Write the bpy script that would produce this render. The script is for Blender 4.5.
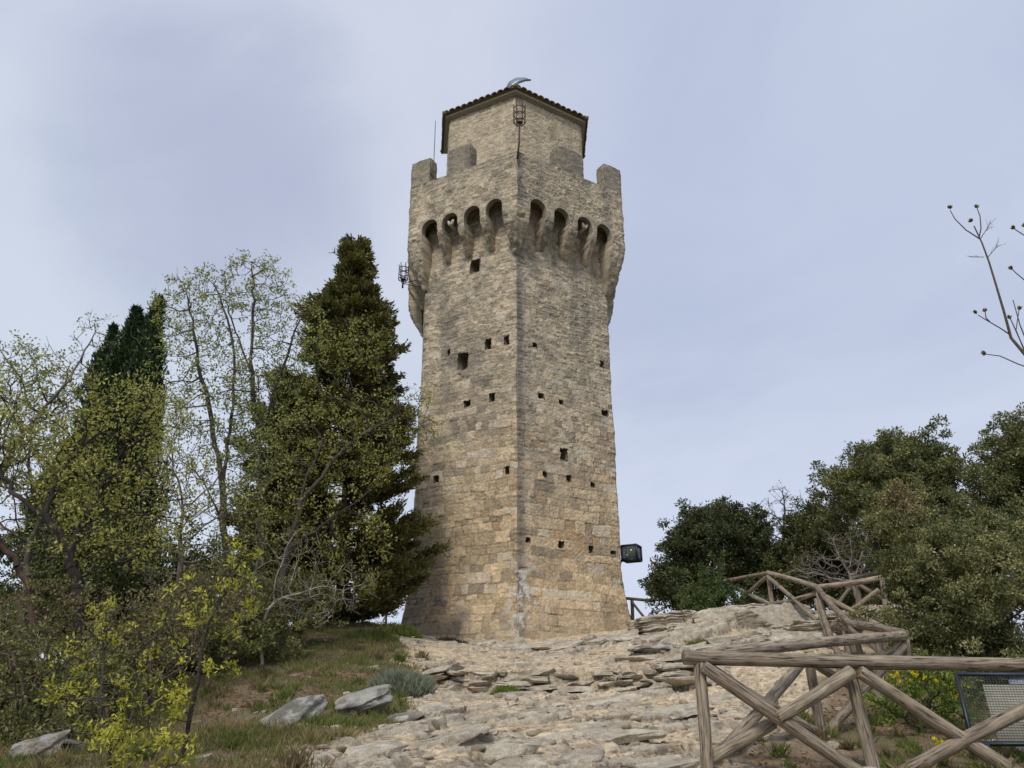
import bpy, math
import numpy as np
from mathutils import Vector, Matrix
for o in list(bpy.data.objects): bpy.data.objects.remove(o, do_unlink=True)
scn = bpy.context.scene
COL = scn.collection
PI = math.pi
# ------------------------------------------------------------------ camera
TH = math.radians(22.8); FPX = 799.0; CZ = 1.6
cd = bpy.data.cameras.new('camera'); cam = bpy.data.objects.new('camera', cd); COL.objects.link(cam)
cam.location = (0, 0, CZ); cam.rotation_euler = (PI/2 + TH, 0, 0)
cd.sensor_width = 36; cd.lens = 36*FPX/1024; cd.clip_start = 0.05; cd.clip_end = 20000
scn.camera = cam
scn.render.resolution_x = 1024; scn.render.resolution_y = 768
# ------------------------------------------------------------------ world
SUN_EL, SUN_AZ = math.radians(50), math.radians(199)      # azimuth clockwise from +Y: behind the camera, to the left
w = bpy.data.worlds.new('World'); scn.world = w; w.use_nodes = True
wt = w.node_tree; wt.nodes.clear()
def wn(t, **k):
    n = wt.nodes.new(t)
    for a, b in k.items(): setattr(n, a, b)
    return n
out = wn('ShaderNodeOutputWorld'); bg = wn('ShaderNodeBackground'); bg.inputs['Strength'].default_value = 0.1
sky = wn('ShaderNodeTexSky', sky_type='NISHITA', sun_disc=False, sun_elevation=SUN_EL, sun_rotation=SUN_AZ)
tc = wn('ShaderNodeTexCoord')
def noise_w(scale, detail, rough, loc, sc=(1, 1, 1.6), dist=0.0):
    m = wn('ShaderNodeMapping'); m.inputs['Location'].default_value = loc; m.inputs['Scale'].default_value = sc
    n = wn('ShaderNodeTexNoise'); n.inputs['Scale'].default_value = scale; n.inputs['Detail'].default_value = detail
    n.inputs['Roughness'].default_value = rough; n.inputs['Distortion'].default_value = dist
    wt.links.new(tc.outputs['Generated'], m.inputs['Vector']); wt.links.new(m.outputs[0], n.inputs['Vector'])
    return n
def ramp_w(src, stops):
    r = wn('ShaderNodeValToRGB'); e = r.color_ramp.elements
    e[0].position, e[0].color = stops[0]; e[1].position, e[1].color = stops[1]
    for p, c in stops[2:]:
        x = e.new(p); x.color = c
    r.color_ramp.interpolation = 'EASE'
    wt.links.new(src, r.inputs[0]); return r
def c4(r, g, b): return (r, g, b, 1)
n1 = noise_w(2.1, 8, .56, (3.1, 1.2, .4), dist=.5)
base = ramp_w(n1.outputs['Fac'], [(.33, c4(4.0, 4.5, 5.95)), (.66, c4(5.1, 5.6, 6.75))])
# one darker cloud bank and one brighter veil, as soft patches on the sky sphere
def patch(px, py, lo, hi):
    d = Vector(((px-512)/FPX, math.cos(TH)-(384-py)/FPX*math.sin(TH), math.sin(TH)+(384-py)/FPX*math.cos(TH))).normalized()
    v = wn('ShaderNodeVectorMath', operation='DOT_PRODUCT'); v.inputs[1].default_value = d
    nz = wn('ShaderNodeVectorMath', operation='NORMALIZE'); wt.links.new(tc.outputs['Generated'], nz.inputs[0])
    nn = noise_w(3.0, 5, .55, (px*.01, py*.01, .3), dist=.4)
    sc = wn('ShaderNodeMath', operation='MULTIPLY_ADD'); sc.inputs[1].default_value = (hi-lo)*1.1; sc.inputs[2].default_value = -(hi-lo)*.62
    wt.links.new(nn.outputs['Fac'], sc.inputs[0]); wt.links.new(nz.outputs[0], v.inputs[0])
    ad = wn('ShaderNodeMath', operation='ADD'); wt.links.new(v.outputs['Value'], ad.inputs[0]); wt.links.new(sc.outputs[0], ad.inputs[1])
    mr = wn('ShaderNodeMapRange', interpolation_type='SMOOTHERSTEP'); mr.inputs['From Min'].default_value = lo; mr.inputs['From Max'].default_value = hi
    wt.links.new(ad.outputs[0], mr.inputs['Value']); return mr.outputs['Result']
cur = base.outputs['Color']
def wmix(cur, fac, col, amt):
    m = wn('ShaderNodeMix', data_type='RGBA'); s = wn('ShaderNodeMath', operation='MULTIPLY'); s.inputs[1].default_value = amt
    wt.links.new(fac, s.inputs[0]); wt.links.new(s.outputs[0], m.inputs['Factor'])
    wt.links.new(cur, m.inputs[6]); m.inputs[7].default_value = c4(*col); return m.outputs[2]
cur = wmix(cur, patch(40, 330, .86, 1.0), (5.6, 6.2, 7.1), .8)
cur = wmix(cur, patch(330, 90, .90, 1.0), (5.6, 6.0, 7.0), .7)
cur = wmix(cur, patch(222, 172, .968, 1.0), (3.4, 3.8, 5.2), .72)
cur = wmix(cur, patch(800, 120, .90, 1.0), (4.35, 4.85, 6.35), .6)
sx = wn('ShaderNodeSeparateXYZ'); wt.links.new(tc.outputs['Generated'], sx.inputs[0])
hz = wn('ShaderNodeMapRange', interpolation_type='SMOOTHSTEP'); hz.inputs['From Min'].default_value = .45; hz.inputs['From Max'].default_value = .1
wt.links.new(sx.outputs['Z'], hz.inputs['Value'])
cur = wmix(cur, hz.outputs['Result'], (5.8, 6.25, 7.5), .75)
mx = wn('ShaderNodeMix', data_type='RGBA'); mx.inputs['Factor'].default_value = .93
wt.links.new(sky.outputs[0], mx.inputs[6]); wt.links.new(cur, mx.inputs[7])
wt.links.new(mx.outputs[2], bg.inputs['Color']); wt.links.new(bg.outputs[0], out.inputs[0])
# ------------------------------------------------------------------ sun
sl = bpy.data.lights.new('sun', 'SUN'); sl.energy = 2.0; sl.angle = math.radians(12); sl.color = (1, .95, .86)
so = bpy.data.objects.new('sun', sl); COL.objects.link(so)
sd = Vector((math.sin(SUN_AZ)*math.cos(SUN_EL), math.cos(SUN_AZ)*math.cos(SUN_EL), math.sin(SUN_EL)))
so.rotation_euler = sd.to_track_quat('Z', 'Y').to_euler(); so.location = (20, -20, 30)
vs = scn.view_settings; vs.view_transform = 'Standard'; vs.look = 'None'; vs.exposure = 0.28; vs.gamma = 1; vs.use_curve_mapping = False
scn.render.engine = 'CYCLES'

# ================================================================== helpers
def P(px, py, Y):
    """point at depth Y seen at a photo position: used to measure the place, every thing gets its own depth"""
    d = np.array([(px-512)/FPX, math.cos(TH)-(384-py)/FPX*math.sin(TH), math.sin(TH)+(384-py)/FPX*math.cos(TH)])
    k = Y/d[1]; return np.array([d[0]*k, Y, CZ+d[2]*k])
def hsh(ix, iy, iz, s):
    h = (ix.astype(np.int64)*374761393 + iy.astype(np.int64)*668265263 + iz.astype(np.int64)*2147483647 + s*1274126177) & 0xffffffff
    h = ((h ^ (h >> 13))*1274126177) & 0xffffffff
    h = ((h ^ (h >> 16))*2246822519) & 0xffffffff
    return ((h ^ (h >> 15)) & 0xffffff)/float(0xffffff)
def vnoise(x, y, z=None, s=0):
    x = np.asarray(x, float); y = np.asarray(y, float)
    z = np.zeros_like(x) if z is None else np.asarray(z, float)
    ix, iy, iz = np.floor(x), np.floor(y), np.floor(z)
    fx, fy, fz = x-ix, y-iy, z-iz
    fx = fx*fx*(3-2*fx); fy = fy*fy*(3-2*fy); fz = fz*fz*(3-2*fz)
    r = 0
    for a in (0, 1):
        for b in (0, 1):
            for c in ((0, 1) if np.any(fz > 0) else (0,)):
                r = r + hsh(ix+a, iy+b, iz+c, s)*(fx if a else 1-fx)*(fy if b else 1-fy)*(fz if c else 1-fz)
    return r*2-1
def fbm(x, y, z=None, o=4, s=0):
    r = 0; a = 1.; t = 0; f = 1.
    for i in range(o):
        r = r + a*vnoise(np.asarray(x)*f+i*7.3, np.asarray(y)*f-i*3.1, None if z is None else np.asarray(z)*f, s+i*17)
        t += a; a *= .5; f *= 2.03
    return r/t
def sstep(a, b, x):
    t = np.clip((x-a)/(b-a), 0, 1); return t*t*(3-2*t)
def mesh_np(name, V, F, mat, parent=None, cols=None, smooth=False, mats=None, mi=None):
    """V (n,3), F list of int arrays (m,k)"""
    if isinstance(F, np.ndarray): F = [F]
    F = [f for f in F if len(f)]
    me = bpy.data.meshes.new(name)
    me.vertices.add(len(V)); me.vertices.foreach_set('co', np.asarray(V, np.float32).ravel())
    nl = sum(f.size for f in F); npol = sum(len(f) for f in F)
    me.loops.add(nl); me.loops.foreach_set('vertex_index', np.concatenate([f.ravel() for f in F]).astype(np.int32))
    me.polygons.add(npol)
    tot = np.concatenate([np.full(len(f), f.shape[1], np.int32) for f in F])
    st = np.concatenate([[0], np.cumsum(tot)[:-1]]).astype(np.int32)
    me.polygons.foreach_set('loop_start', st)
    me.update(calc_edges=True)
    me.validate()
    if cols is not None:
        a = me.color_attributes.new('Col', 'FLOAT_COLOR', 'POINT')
        c = np.ones((len(V), 4), np.float32); c[:, :3] = cols; a.data.foreach_set('color', c.ravel())
    if smooth: me.polygons.foreach_set('use_smooth', np.ones(len(me.polygons), bool))
    for m in (mats or [mat]): me.materials.append(m)
    if mi is not None: me.polygons.foreach_set('material_index', np.asarray(mi, np.int32))
    o = bpy.data.objects.new(name, me); COL.objects.link(o)
    if parent is not None: o.parent = parent
    return o
class MB:
    def __init__(s): s.V = []; s.F = {}; s.C = []; s.n = 0
    def add(s, V, F, col=None):
        V = np.asarray(V, float); F = np.asarray(F, int)
        s.V.append(V); s.F.setdefault(F.shape[1], []).append(F+s.n)
        s.C.append(np.broadcast_to(np.array((.5, .5, .5) if col is None else col, float), (len(V), 3)).copy()); s.n += len(V)
    def addm(s, V, Fs, col=None):
        n = s.n; V = np.asarray(V, float); s.V.append(V)
        for F in Fs:
            F = np.asarray(F, int); s.F.setdefault(F.shape[1], []).append(F+n)
        s.C.append(np.broadcast_to(np.array((.5, .5, .5) if col is None else col, float), (len(V), 3)).copy()); s.n += len(V)
    def box(s, c, size, R=None, col=None):
        h = np.array(size)/2.
        V = np.array([[x, y, z] for x in (-1, 1) for y in (-1, 1) for z in (-1, 1)])*h
        if R is not None: V = V @ np.array(R).T
        F = [(0, 1, 3, 2), (4, 6, 7, 5), (0, 4, 5, 1), (2, 3, 7, 6), (0, 2, 6, 4), (1, 5, 7, 3)]
        s.add(V+np.array(c), F, col)
    def tube(s, pts, rad, n=8, col=None, cap=True):
        pts = np.asarray(pts, float); m = len(pts); rad = np.broadcast_to(np.asarray(rad, float), (m,))
        t = np.gradient(pts, axis=0); t /= np.linalg.norm(t, axis=1)[:, None]+1e-9
        up = np.array([0, 0, 1.]) if abs(t[0][2]) < .9 else np.array([1., 0, 0])
        rings = []
        a = np.cross(up, t[0]); a /= np.linalg.norm(a)
        for i in range(m):
            a = a-(a@t[i])*t[i]; a /= np.linalg.norm(a); b = np.cross(t[i], a)
            an = np.arange(n)*2*PI/n
            rings.append(pts[i]+rad[i]*(np.cos(an)[:, None]*a+np.sin(an)[:, None]*b))
        V = np.concatenate(rings); i = np.arange(m-1)[:, None]*n; j = np.arange(n)[None]; k = (j+1) % n
        F = np.stack([i+j, i+k, i+n+k, i+n+j], -1).reshape(-1, 4)
        Fs = [F]
        if cap and n > 2:
            Fs.append(np.array([list(range(n))[::-1]])); Fs.append(np.array([list(range((m-1)*n, m*n))]))
        s.addm(V, Fs, col)
    def build(s, name, mat, parent=None, smooth=False, cols=True):
        return mesh_np(name, np.concatenate(s.V), [np.concatenate(f) for f in s.F.values()], mat, parent, np.concatenate(s.C) if cols else None, smooth)
def tag(o, label=None, cat=None, group=None, kind=None):
    if label: o['label'] = label
    if cat: o['category'] = cat
    if group: o['group'] = group
    if kind: o['kind'] = kind
    return o
def empty(name, loc, label, cat, group=None):
    o = bpy.data.objects.new(name, None); COL.objects.link(o); o.location = [float(v) for v in loc]
    o.empty_display_size = .2
    return tag(o, label, cat, group)
def shift(mb, loc):
    """bring world coordinates to the thing's own base"""
    l = np.array(loc, float); mb.V = [v-l for v in mb.V]; return mb
# ------------------------------------------------------------------ materials
def mat_nodes(name):
    m = bpy.data.materials.new(name); m.use_nodes = True; nt = m.node_tree
    return m, nt, nt.nodes['Principled BSDF']
def N(nt, t, **k):
    n = nt.nodes.new(t)
    for a, b in k.items(): setattr(n, a, b)
    return n
def attr_mat(name, rough=.95, n1=(9, .35), n2=(70, .25), bump=(60, .5, .01), spec=.15, bump2=None):
    """colour carried by the surface, varied by two noises, with bump"""
    m, nt, b = mat_nodes(name); L = nt.links.new
    at = N(nt, 'ShaderNodeAttribute', attribute_name='Col'); tcn = N(nt, 'ShaderNodeTexCoord')
    cur = at.outputs['Color']
    for sc, am in (n1, n2):
        nz = N(nt, 'ShaderNodeTexNoise'); nz.inputs['Scale'].default_value = sc; nz.inputs['Detail'].default_value = 5; nz.inputs['Roughness'].default_value = .65
        L(tcn.outputs['Object'], nz.inputs['Vector'])
        mr = N(nt, 'ShaderNodeMapRange'); mr.inputs['From Min'].default_value = .25; mr.inputs['From Max'].default_value = .75
        mr.inputs['To Min'].default_value = 1-am; mr.inputs['To Max'].default_value = 1+am; L(nz.outputs['Fac'], mr.inputs['Value'])
        mu = N(nt, 'ShaderNodeVectorMath', operation='SCALE'); L(cur, mu.inputs[0]); L(mr.outputs[0], mu.inputs['Scale']); cur = mu.outputs[0]
    L(cur, b.inputs['Base Color']); b.inputs['Roughness'].default_value = rough; b.inputs['Specular IOR Level'].default_value = spec
    nz = N(nt, 'ShaderNodeTexNoise'); nz.inputs['Scale'].default_value = bump[0]; nz.inputs['Detail'].default_value = 6; nz.inputs['Roughness'].default_value = .7
    L(tcn.outputs['Object'], nz.inputs['Vector'])
    bp = N(nt, 'ShaderNodeBump'); bp.inputs['Strength'].default_value = bump[1]; bp.inputs['Distance'].default_value = bump[2]
    L(nz.outputs['Fac'], bp.inputs['Height'])
    if bump2:
        nz2 = N(nt, 'ShaderNodeTexNoise'); nz2.inputs['Scale'].default_value = bump2[0]; nz2.inputs['Detail'].default_value = 5
        L(tcn.outputs['Object'], nz2.inputs['Vector'])
        b2 = N(nt, 'ShaderNodeBump'); b2.inputs['Strength'].default_value = bump2[1]; b2.inputs['Distance'].default_value = bump2[2]
        L(nz2.outputs['Fac'], b2.inputs['Height']); L(bp.outputs[0], b2.inputs['Normal']); L(b2.outputs[0], b.inputs['Normal'])
    else: L(bp.outputs[0], b.inputs['Normal'])
    return m
def leaf_mat(name, trans=.35, rough=.55, spec=.25):
    m, nt, b = mat_nodes(name); L = nt.links.new
    at = N(nt, 'ShaderNodeAttribute', attribute_name='Col')
    L(at.outputs['Color'], b.inputs['Base Color']); b.inputs['Roughness'].default_value = rough; b.inputs['Specular IOR Level'].default_value = spec
    tr = N(nt, 'ShaderNodeBsdfTranslucent'); mx = N(nt, 'ShaderNodeMixShader'); mx.inputs[0].default_value = trans
    sc = N(nt, 'ShaderNodeVectorMath', operation='MULTIPLY'); sc.inputs[1].default_value = (1.25, 1.35, .6); L(at.outputs['Color'], sc.inputs[0]); L(sc.outputs[0], tr.inputs['Color'])
    L(b.outputs[0], mx.inputs[1]); L(tr.outputs[0], mx.inputs[2])
    L(mx.outputs[0], nt.nodes['Material Output'].inputs[0]); return m
def plain_mat(name, col, rough=.6, metal=0, noise=.2, scale=20, bump=.2):
    m, nt, b = mat_nodes(name); L = nt.links.new
    tcn = N(nt, 'ShaderNodeTexCoord'); nz = N(nt, 'ShaderNodeTexNoise'); nz.inputs['Scale'].default_value = scale; nz.inputs['Detail'].default_value = 5
    L(tcn.outputs['Object'], nz.inputs['Vector'])
    r = N(nt, 'ShaderNodeValToRGB'); r.color_ramp.elements[0].position = .3; r.color_ramp.elements[1].position = .7
    r.color_ramp.elements[0].color = c4(*[c*(1-noise) for c in col]); r.color_ramp.elements[1].color = c4(*[min(1, c*(1+noise)) for c in col])
    L(nz.outputs['Fac'], r.inputs[0]); L(r.outputs[0], b.inputs['Base Color'])
    b.inputs['Roughness'].default_value = rough; b.inputs['Metallic'].default_value = metal
    bp = N(nt, 'ShaderNodeBump'); bp.inputs['Strength'].default_value = bump; bp.inputs['Distance'].default_value = .005
    L(nz.outputs['Fac'], bp.inputs['Height']); L(bp.outputs[0], b.inputs['Normal']); return m
def log_mat(name, ca, cb, cc):
    """weathered pole: grain and checks run along the local Z axis"""
    m, nt, b = mat_nodes(name); L = nt.links.new
    tcn = N(nt, 'ShaderNodeTexCoord'); oi = N(nt, 'ShaderNodeObjectInfo')
    mp = N(nt, 'ShaderNodeMapping'); mp.inputs['Scale'].default_value = (1, 1, .07)
    off = N(nt, 'ShaderNodeVectorMath', operation='SCALE'); off.inputs[0].default_value = (3, 5, 40); L(oi.outputs['Random'], off.inputs['Scale'])
    L(tcn.outputs['Object'], mp.inputs['Vector']); L(off.outputs[0], mp.inputs['Location'])
    nz = N(nt, 'ShaderNodeTexNoise'); nz.inputs['Scale'].default_value = 55; nz.inputs['Detail'].default_value = 5; nz.inputs['Roughness'].default_value = .6; nz.inputs['Distortion'].default_value = .8
    L(mp.outputs[0], nz.inputs['Vector'])
    r = N(nt, 'ShaderNodeValToRGB'); e = r.color_ramp.elements
    e[0].position = .36; e[0].color = c4(*cc); e[1].position = .46; e[1].color = c4(*ca); x = e.new(.65); x.color = c4(*cb)
    L(nz.outputs['Fac'], r.inputs[0])
    nb = N(nt, 'ShaderNodeTexNoise'); nb.inputs['Scale'].default_value = 5; nb.inputs['Detail'].default_value = 4; L(tcn.outputs['Object'], nb.inputs['Vector'])
    mr = N(nt, 'ShaderNodeMapRange'); mr.inputs['From Min'].default_value = .3; mr.inputs['From Max'].default_value = .7; mr.inputs['To Min'].default_value = .72; mr.inputs['To Max'].default_value = 1.18
    L(nb.outputs['Fac'], mr.inputs['Value'])
    mu = N(nt, 'ShaderNodeVectorMath', operation='SCALE'); L(r.outputs[0], mu.inputs[0]); L(mr.outputs[0], mu.inputs['Scale'])
    mr2 = N(nt, 'ShaderNodeMapRange'); mr2.inputs['To Min'].default_value = .8; mr2.inputs['To Max'].default_value = 1.15; L(oi.outputs['Random'], mr2.inputs['Value'])
    mu2 = N(nt, 'ShaderNodeVectorMath', operation='SCALE'); L(mu.outputs[0], mu2.inputs[0]); L(mr2.outputs[0], mu2.inputs['Scale'])
    L(mu2.outputs[0], b.inputs['Base Color']); b.inputs['Roughness'].default_value = .85; b.inputs['Specular IOR Level'].default_value = .2
    bp = N(nt, 'ShaderNodeBump'); bp.inputs['Strength'].default_value = .7; bp.inputs['Distance'].default_value = .006
    L(nz.outputs['Fac'], bp.inputs['Height']); L(bp.outputs[0], b.inputs['Normal']); return m
M_STONE = attr_mat('tower_masonry', n1=(3, .16), n2=(28, .30), bump=(45, .9, .02), bump2=(14, .5, .03))
M_GROUND = attr_mat('ground_mix', n1=(5, .22), n2=(42, .35), bump=(55, .9, .02), bump2=(12, .6, .04))
M_ROCK = attr_mat('lichen_limestone', n1=(7, .3), n2=(60, .4), bump=(40, 1, .02), bump2=(9, .6, .05))
M_LEAF = leaf_mat('leaf'); M_EVER = leaf_mat('evergreen_leaf', trans=.18, rough=.5, spec=.3); M_BLADE = leaf_mat('grass_blade', trans=.3, rough=.7, spec=.1)
M_BARK = attr_mat('bark', n1=(6, .3), n2=(50, .4), bump=(50, 1, .02))
M_LOG = log_mat('weathered_log', (.225, .18, .13), (.38, .32, .24), (.06, .045, .033))
M_LOGEND = plain_mat('log_end', (.16, .12, .085), .9, noise=.4, scale=60)
M_RUST = plain_mat('rusty_iron', (.075, .045, .035), .8, .4, noise=.4, scale=40)
M_DARK = plain_mat('dark_painted_metal', (.035, .042, .055), .45, .5)
M_TILE = attr_mat('roof_tile', n1=(12, .3), n2=(60, .3), bump=(60, .6, .01))
# ================================================================== terrain
CP = [P(*t) for t in [(512,768,6.5),(300,768,6.2),(150,768,6.0),(0,775,6.0),(-80,780,6),(707,772,7.2),(880,790,6.9),(1040,790,6.8),
 (512,715,9),(400,722,9),(600,712,9),(822,735,9),(960,752,8.8),(1060,750,9),(512,696,12),(660,694,12),(905,712,10.6),(760,690,11.5),
 (300,720,8.8),(200,735,8.5),(80,745,8.5),(0,752,8.5),(512,682,13.2),(430,665,15),(512,657,17),(620,657,16),(430,643,20.3),(512,642,20.3),(600,639,20.3),
 (645,626,20.5),(700,622,19),(765,613,18.5),(700,660,14),(760,655,14),(840,655,13),(828,638,16.5),(870,617,18),(900,622,17),(900,660,14),(960,690,13),(1060,695,13),(960,640,18),
 (400,626,20.5),(350,624,19.5),(300,645,16.5),(250,662,14),(200,692,11.5),(330,682,12),(380,692,11.5),(350,652,15.5),
 (120,708,11),(0,720,11),(-60,725,11),(120,678,16),(0,690,16),(150,668,20),(0,690,20)]]
CP += [np.array(t, float) for t in [(-9,27,1.2),(0,28,3.4),(9,27,3),(-16,20,0.3),(-15,10,0.3),(15,20,3),(15,10,1.5),(0,0,0),(-6,0,-.3),(6,0,0),(0,3,.5),(-11,4,-.1),(11,4,.4)]]
CP = np.array(CP)
def _tps(d): return np.where(d > 1e-9, d*d*np.log(d+1e-12), 0)
_n = len(CP); _D = np.linalg.norm(CP[:, None, :2]-CP[None, :, :2], axis=2)
_A = np.zeros((_n+3, _n+3)); _A[:_n, :_n] = _tps(_D)+np.eye(_n)*.6; _A[:_n, _n] = 1; _A[:_n, _n+1:] = CP[:, :2]; _A[_n, :_n] = 1; _A[_n+1:, :_n] = CP[:, :2].T
_W = np.linalg.solve(_A, np.concatenate([CP[:, 2], [0, 0, 0]]))
def H0(x, y):
    x = np.asarray(x, float); y = np.asarray(y, float); sh = x.shape; x = x.ravel(); y = y.ravel()
    xc = np.clip(x, -15, 15); yc = np.clip(y, -2, 28)
    r = np.full(x.shape, _W[_n]) + _W[_n+1]*xc + _W[_n+2]*yc
    for i in range(_n): r += _W[i]*_tps(np.hypot(xc-CP[i, 0], yc-CP[i, 1]))
    d = np.hypot(x-xc, y-yc)
    r = r - .42*d*sstep(0, 12, d)*(1-.0*d)
    r = np.maximum(r, -170+18*fbm(x/260, y/260, s=5)) if d.max() > 100 else r
    return r.reshape(sh)
def H(x, y): return float(H0(np.array([x]), np.array([y]))[0])
rg = np.random.default_rng(11)
SLABS = []   # centre x, y, length, width, heading, rise, dip along, dip across, seed
def slab_px(px, py, Y, L, W, hd, t, da, db):
    p = P(px, py, Y); SLABS.append((p[0], p[1], L, W, math.radians(hd), t, da, db, len(SLABS)))
slab_px(675,628,19.0,3.0,1.5, 12,.22,.08,-.02); slab_px(690,640,17.6,2.6,.9,20,.20,.12,.1); slab_px(745,625,18.0,2.6,1.3,10,.2,.08,-.04)
slab_px(720,650,15.6,2.4,.9,15,.16,.13,.1); slab_px(790,640,16.2,2.2,1.0,5,.2,.05,.1); slab_px(850,632,17.2,2.4,1.2,0,.25,.0,.1)
slab_px(790,615,18.6,1.4,.8,20,.22,.1,.05)
slab_px(655,668,14.2,1.6,.55,5,.16,.06,.12); slab_px(690,686,12.6,1.3,.6,0,.16,.05,.1)
slab_px(560,656,17.0,1.5,.6,35,.10,.1,.12); slab_px(600,652,17.6,1.2,.5,40,.14,.12,.12); slab_px(635,650,17.4,1.0,.5,30,.14,.12,.1); slab_px(520,650,18.0,1.6,.6,25,.10,.08,.1)
slab_px(470,655,18,1.2,.5,20,.08,.1,.1); slab_px(580,645,19.2,1.6,.5,20,.10,.1,.1); slab_px(500,643,19.8,1.5,.5,5,.09,.05,.1)
slab_px(500,750,7.2,1.1,.55,15,.06,.12,.10); slab_px(560,765,6.6,1.2,.5,20,.08,.15,.1); slab_px(600,735,8.0,1.3,.6,25,.07,.1,.08); slab_px(640,758,6.9,.9,.5,30,.07,.12,.1)
slab_px(450,750,7.3,.8,.4,20,.07,.15,.1); slab_px(405,735,8.2,.9,.4,28,.07,.2,.05); slab_px(430,716,9.3,.8,.45,15,.09,.12,.1); slab_px(378,765,6.5,.9,.4,35,.07,.1,.1)
slab_px(535,722,8.8,.9,.5,35,.07,.15,.1); slab_px(660,715,9.2,1.2,.6,15,.08,.1,.1); slab_px(455,695,11.5,.6,.35,-10,.10,.0,.1); slab_px(610,700,10.2,1.1,.5,30,.07,.1,.1)
for k in range(80):
    y = 5.6+14*rg.random()**1.25; x = rg.uniform(-.27*y+.2, .20*y+.8)
    L_ = rg.uniform(.15, .75)*(1 if y < 12 else 1.3)
    SLABS.append((x, y, L_, L_*rg.uniform(.35, .7), math.radians(rg.normal(22, 22)), rg.uniform(.025, .09), rg.normal(.1, .07), rg.normal(.1, .05), 100+k))
def masks(x, y):
    nz = fbm(x*.9, y*.9, s=31)*.7+fbm(x*3.3, y*3.3, s=32)*.35
    xl = np.interp(y, [0, 6.5, 9, 12, 15, 20, 26], [-1.6, -1.55, -1.3, -1.35, -1.8, -2.9, -4])
    gl = sstep(-.35, .45, xl-x+nz)
    xr = np.interp(y, [0, 6.5, 9, 11, 13, 17, 24], [1.5, 1.9, 2.7, 4.0, 5.2, 7.6, 8])
    gr = sstep(-.35, .45, x-xr+nz)
    return gl, gr
def HD(x, y):
    """full ground height, grass mask, rock mask, ledge shade seed"""
    h = H0(x, y); core = (sstep(-11, -8, x)*sstep(13, 10, x)*sstep(2.5, 4.5, y)*sstep(25.5, 22.5, y))
    gl, gr = masks(x, y); g = np.maximum(gl, gr); bare = (1-g)*core
    # layered ledge crossing the path
    yl = 12.7+.35*fbm(x*1.3, x*0+3., s=41)+.12*fbm(x*6, x*0, s=42)+.10*x
    lm = sstep(-1.6, -.5, x)*sstep(3.6, 2.3, x)
    t = y-yl
    st = np.clip(t/.30+.15*fbm(x*7, y*9, s=43), 0, 1)*5
    fl = np.floor(st); st = (fl+sstep(.55, .9, st-fl))/5
    led = np.where(t < 0, -.08*np.exp(-np.abs(t)/1.2), 0) + .25*st*np.exp(-np.maximum(t, 0)/2.6) - np.where(t >= 0, .08*np.exp(-np.abs(t)/.2), 0)
    h = h+led*lm*core
    h = h+core*(.05*fbm(x*.8, y*.8, s=51)+.025*fbm(x*3, y*3, s=52))
    # dipping strata broken into steps, the risers lying back and crumbling
    q = h*1.0-.20*x-.05*y+.07*fbm(x*1.1, y*1.1, s=53)+.03*fbm(x*4, y*4, s=54)
    s_ = .085; k = q/s_; fk = np.floor(k); fr_ = k-fk; tr_ = .25+.3*vnoise(fk*3.7, fbm(x*1.5, y*1.5, s=58)*3, s=59); qt = (fk+.25*fr_+.75*sstep(np.clip(tr_, .1, .6), np.clip(tr_, .1, .6)+.38, fr_))*s_
    rm = sstep(.0, .35, fbm(x*.8+9, y*.8, s=55)-.02)
    h = h+(qt-q)*bare*rm*1.1
    rock = bare*rm*sstep(-.1, .4, fbm(x*1.9, y*1.9+fk*1.7, s=50))*.75
    hs = H0(x, y)+led*lm*core
    # slabs of bedrock
    for (cx, cy, L_, W_, hd, rise, da, db, sd) in SLABS:
        r = max(L_, W_)*.75
        i = np.nonzero((np.abs(x-cx) < r) & (np.abs(y-cy) < r))[0]
        if not len(i): continue
        dx = x[i]-cx; dy = y[i]-cy; a = dx*math.cos(hd)+dy*math.sin(hd); b = -dx*math.sin(hd)+dy*math.cos(hd)
        wv = .22*W_*fbm(x[i]*2.6/max(.35, W_), y[i]*2.6/max(.35, W_), s=60+sd)
        e = np.full(len(i), -9.); rr = np.random.default_rng(500+sd)
        for m in range(6):
            an = m*PI/3+rr.uniform(-.35, .35); ll = .5*math.hypot(L_*math.cos(an), W_*math.sin(an))*rr.uniform(.8, 1.05)
            e = np.maximum(e, a*math.cos(an)+b*math.sin(an)-ll)
        e = e+wv
        top = hs[i]+rise*.62+.55*da*a-.05*b+.016*fbm(x[i]*7, y[i]*7, s=62+sd)
        # crumbled, bedded edge: the height above the ground comes in over a few layers
        wd_ = .03+.10*rise/.1*.35*(1+.8*fbm(x[i]*5, y[i]*5, s=63+sd)); f_ = np.clip(-e/np.maximum(wd_, .02), 0, 1); nl = 3 if rise > .12 else 2
        g_ = f_*nl; gf = np.floor(g_); lay = (gf+sstep(.15, .75, g_-gf))/nl
        dif = np.maximum(top-h[i], 0); nh = h[i]+dif*np.clip(lay, 0, 1)
        rk = (lay > .05) & (dif > .004)
        rock[i] = np.where(rk, .75+.25*rr.random(), rock[i]); h[i] = nh
    cr = np.abs(fbm(x*2.1+.35*y, y*2.6-.5*x, s=64)); cr2 = np.abs(fbm(x*5.5, y*6.5, s=65))
    h = h-core*bare*(.05*sstep(.035, .0, cr)+.028*sstep(.05, .0, cr2))
    rgh = .35+.65*sstep(-.1, .3, fbm(x*1.3, y*1.3, s=67)); h = h+core*bare*rgh*(.014*fbm(x*9, y*9, s=56)+.010*vnoise(x*31, y*31, s=57))
    return h, gl, gr, rock, bare, core
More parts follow.
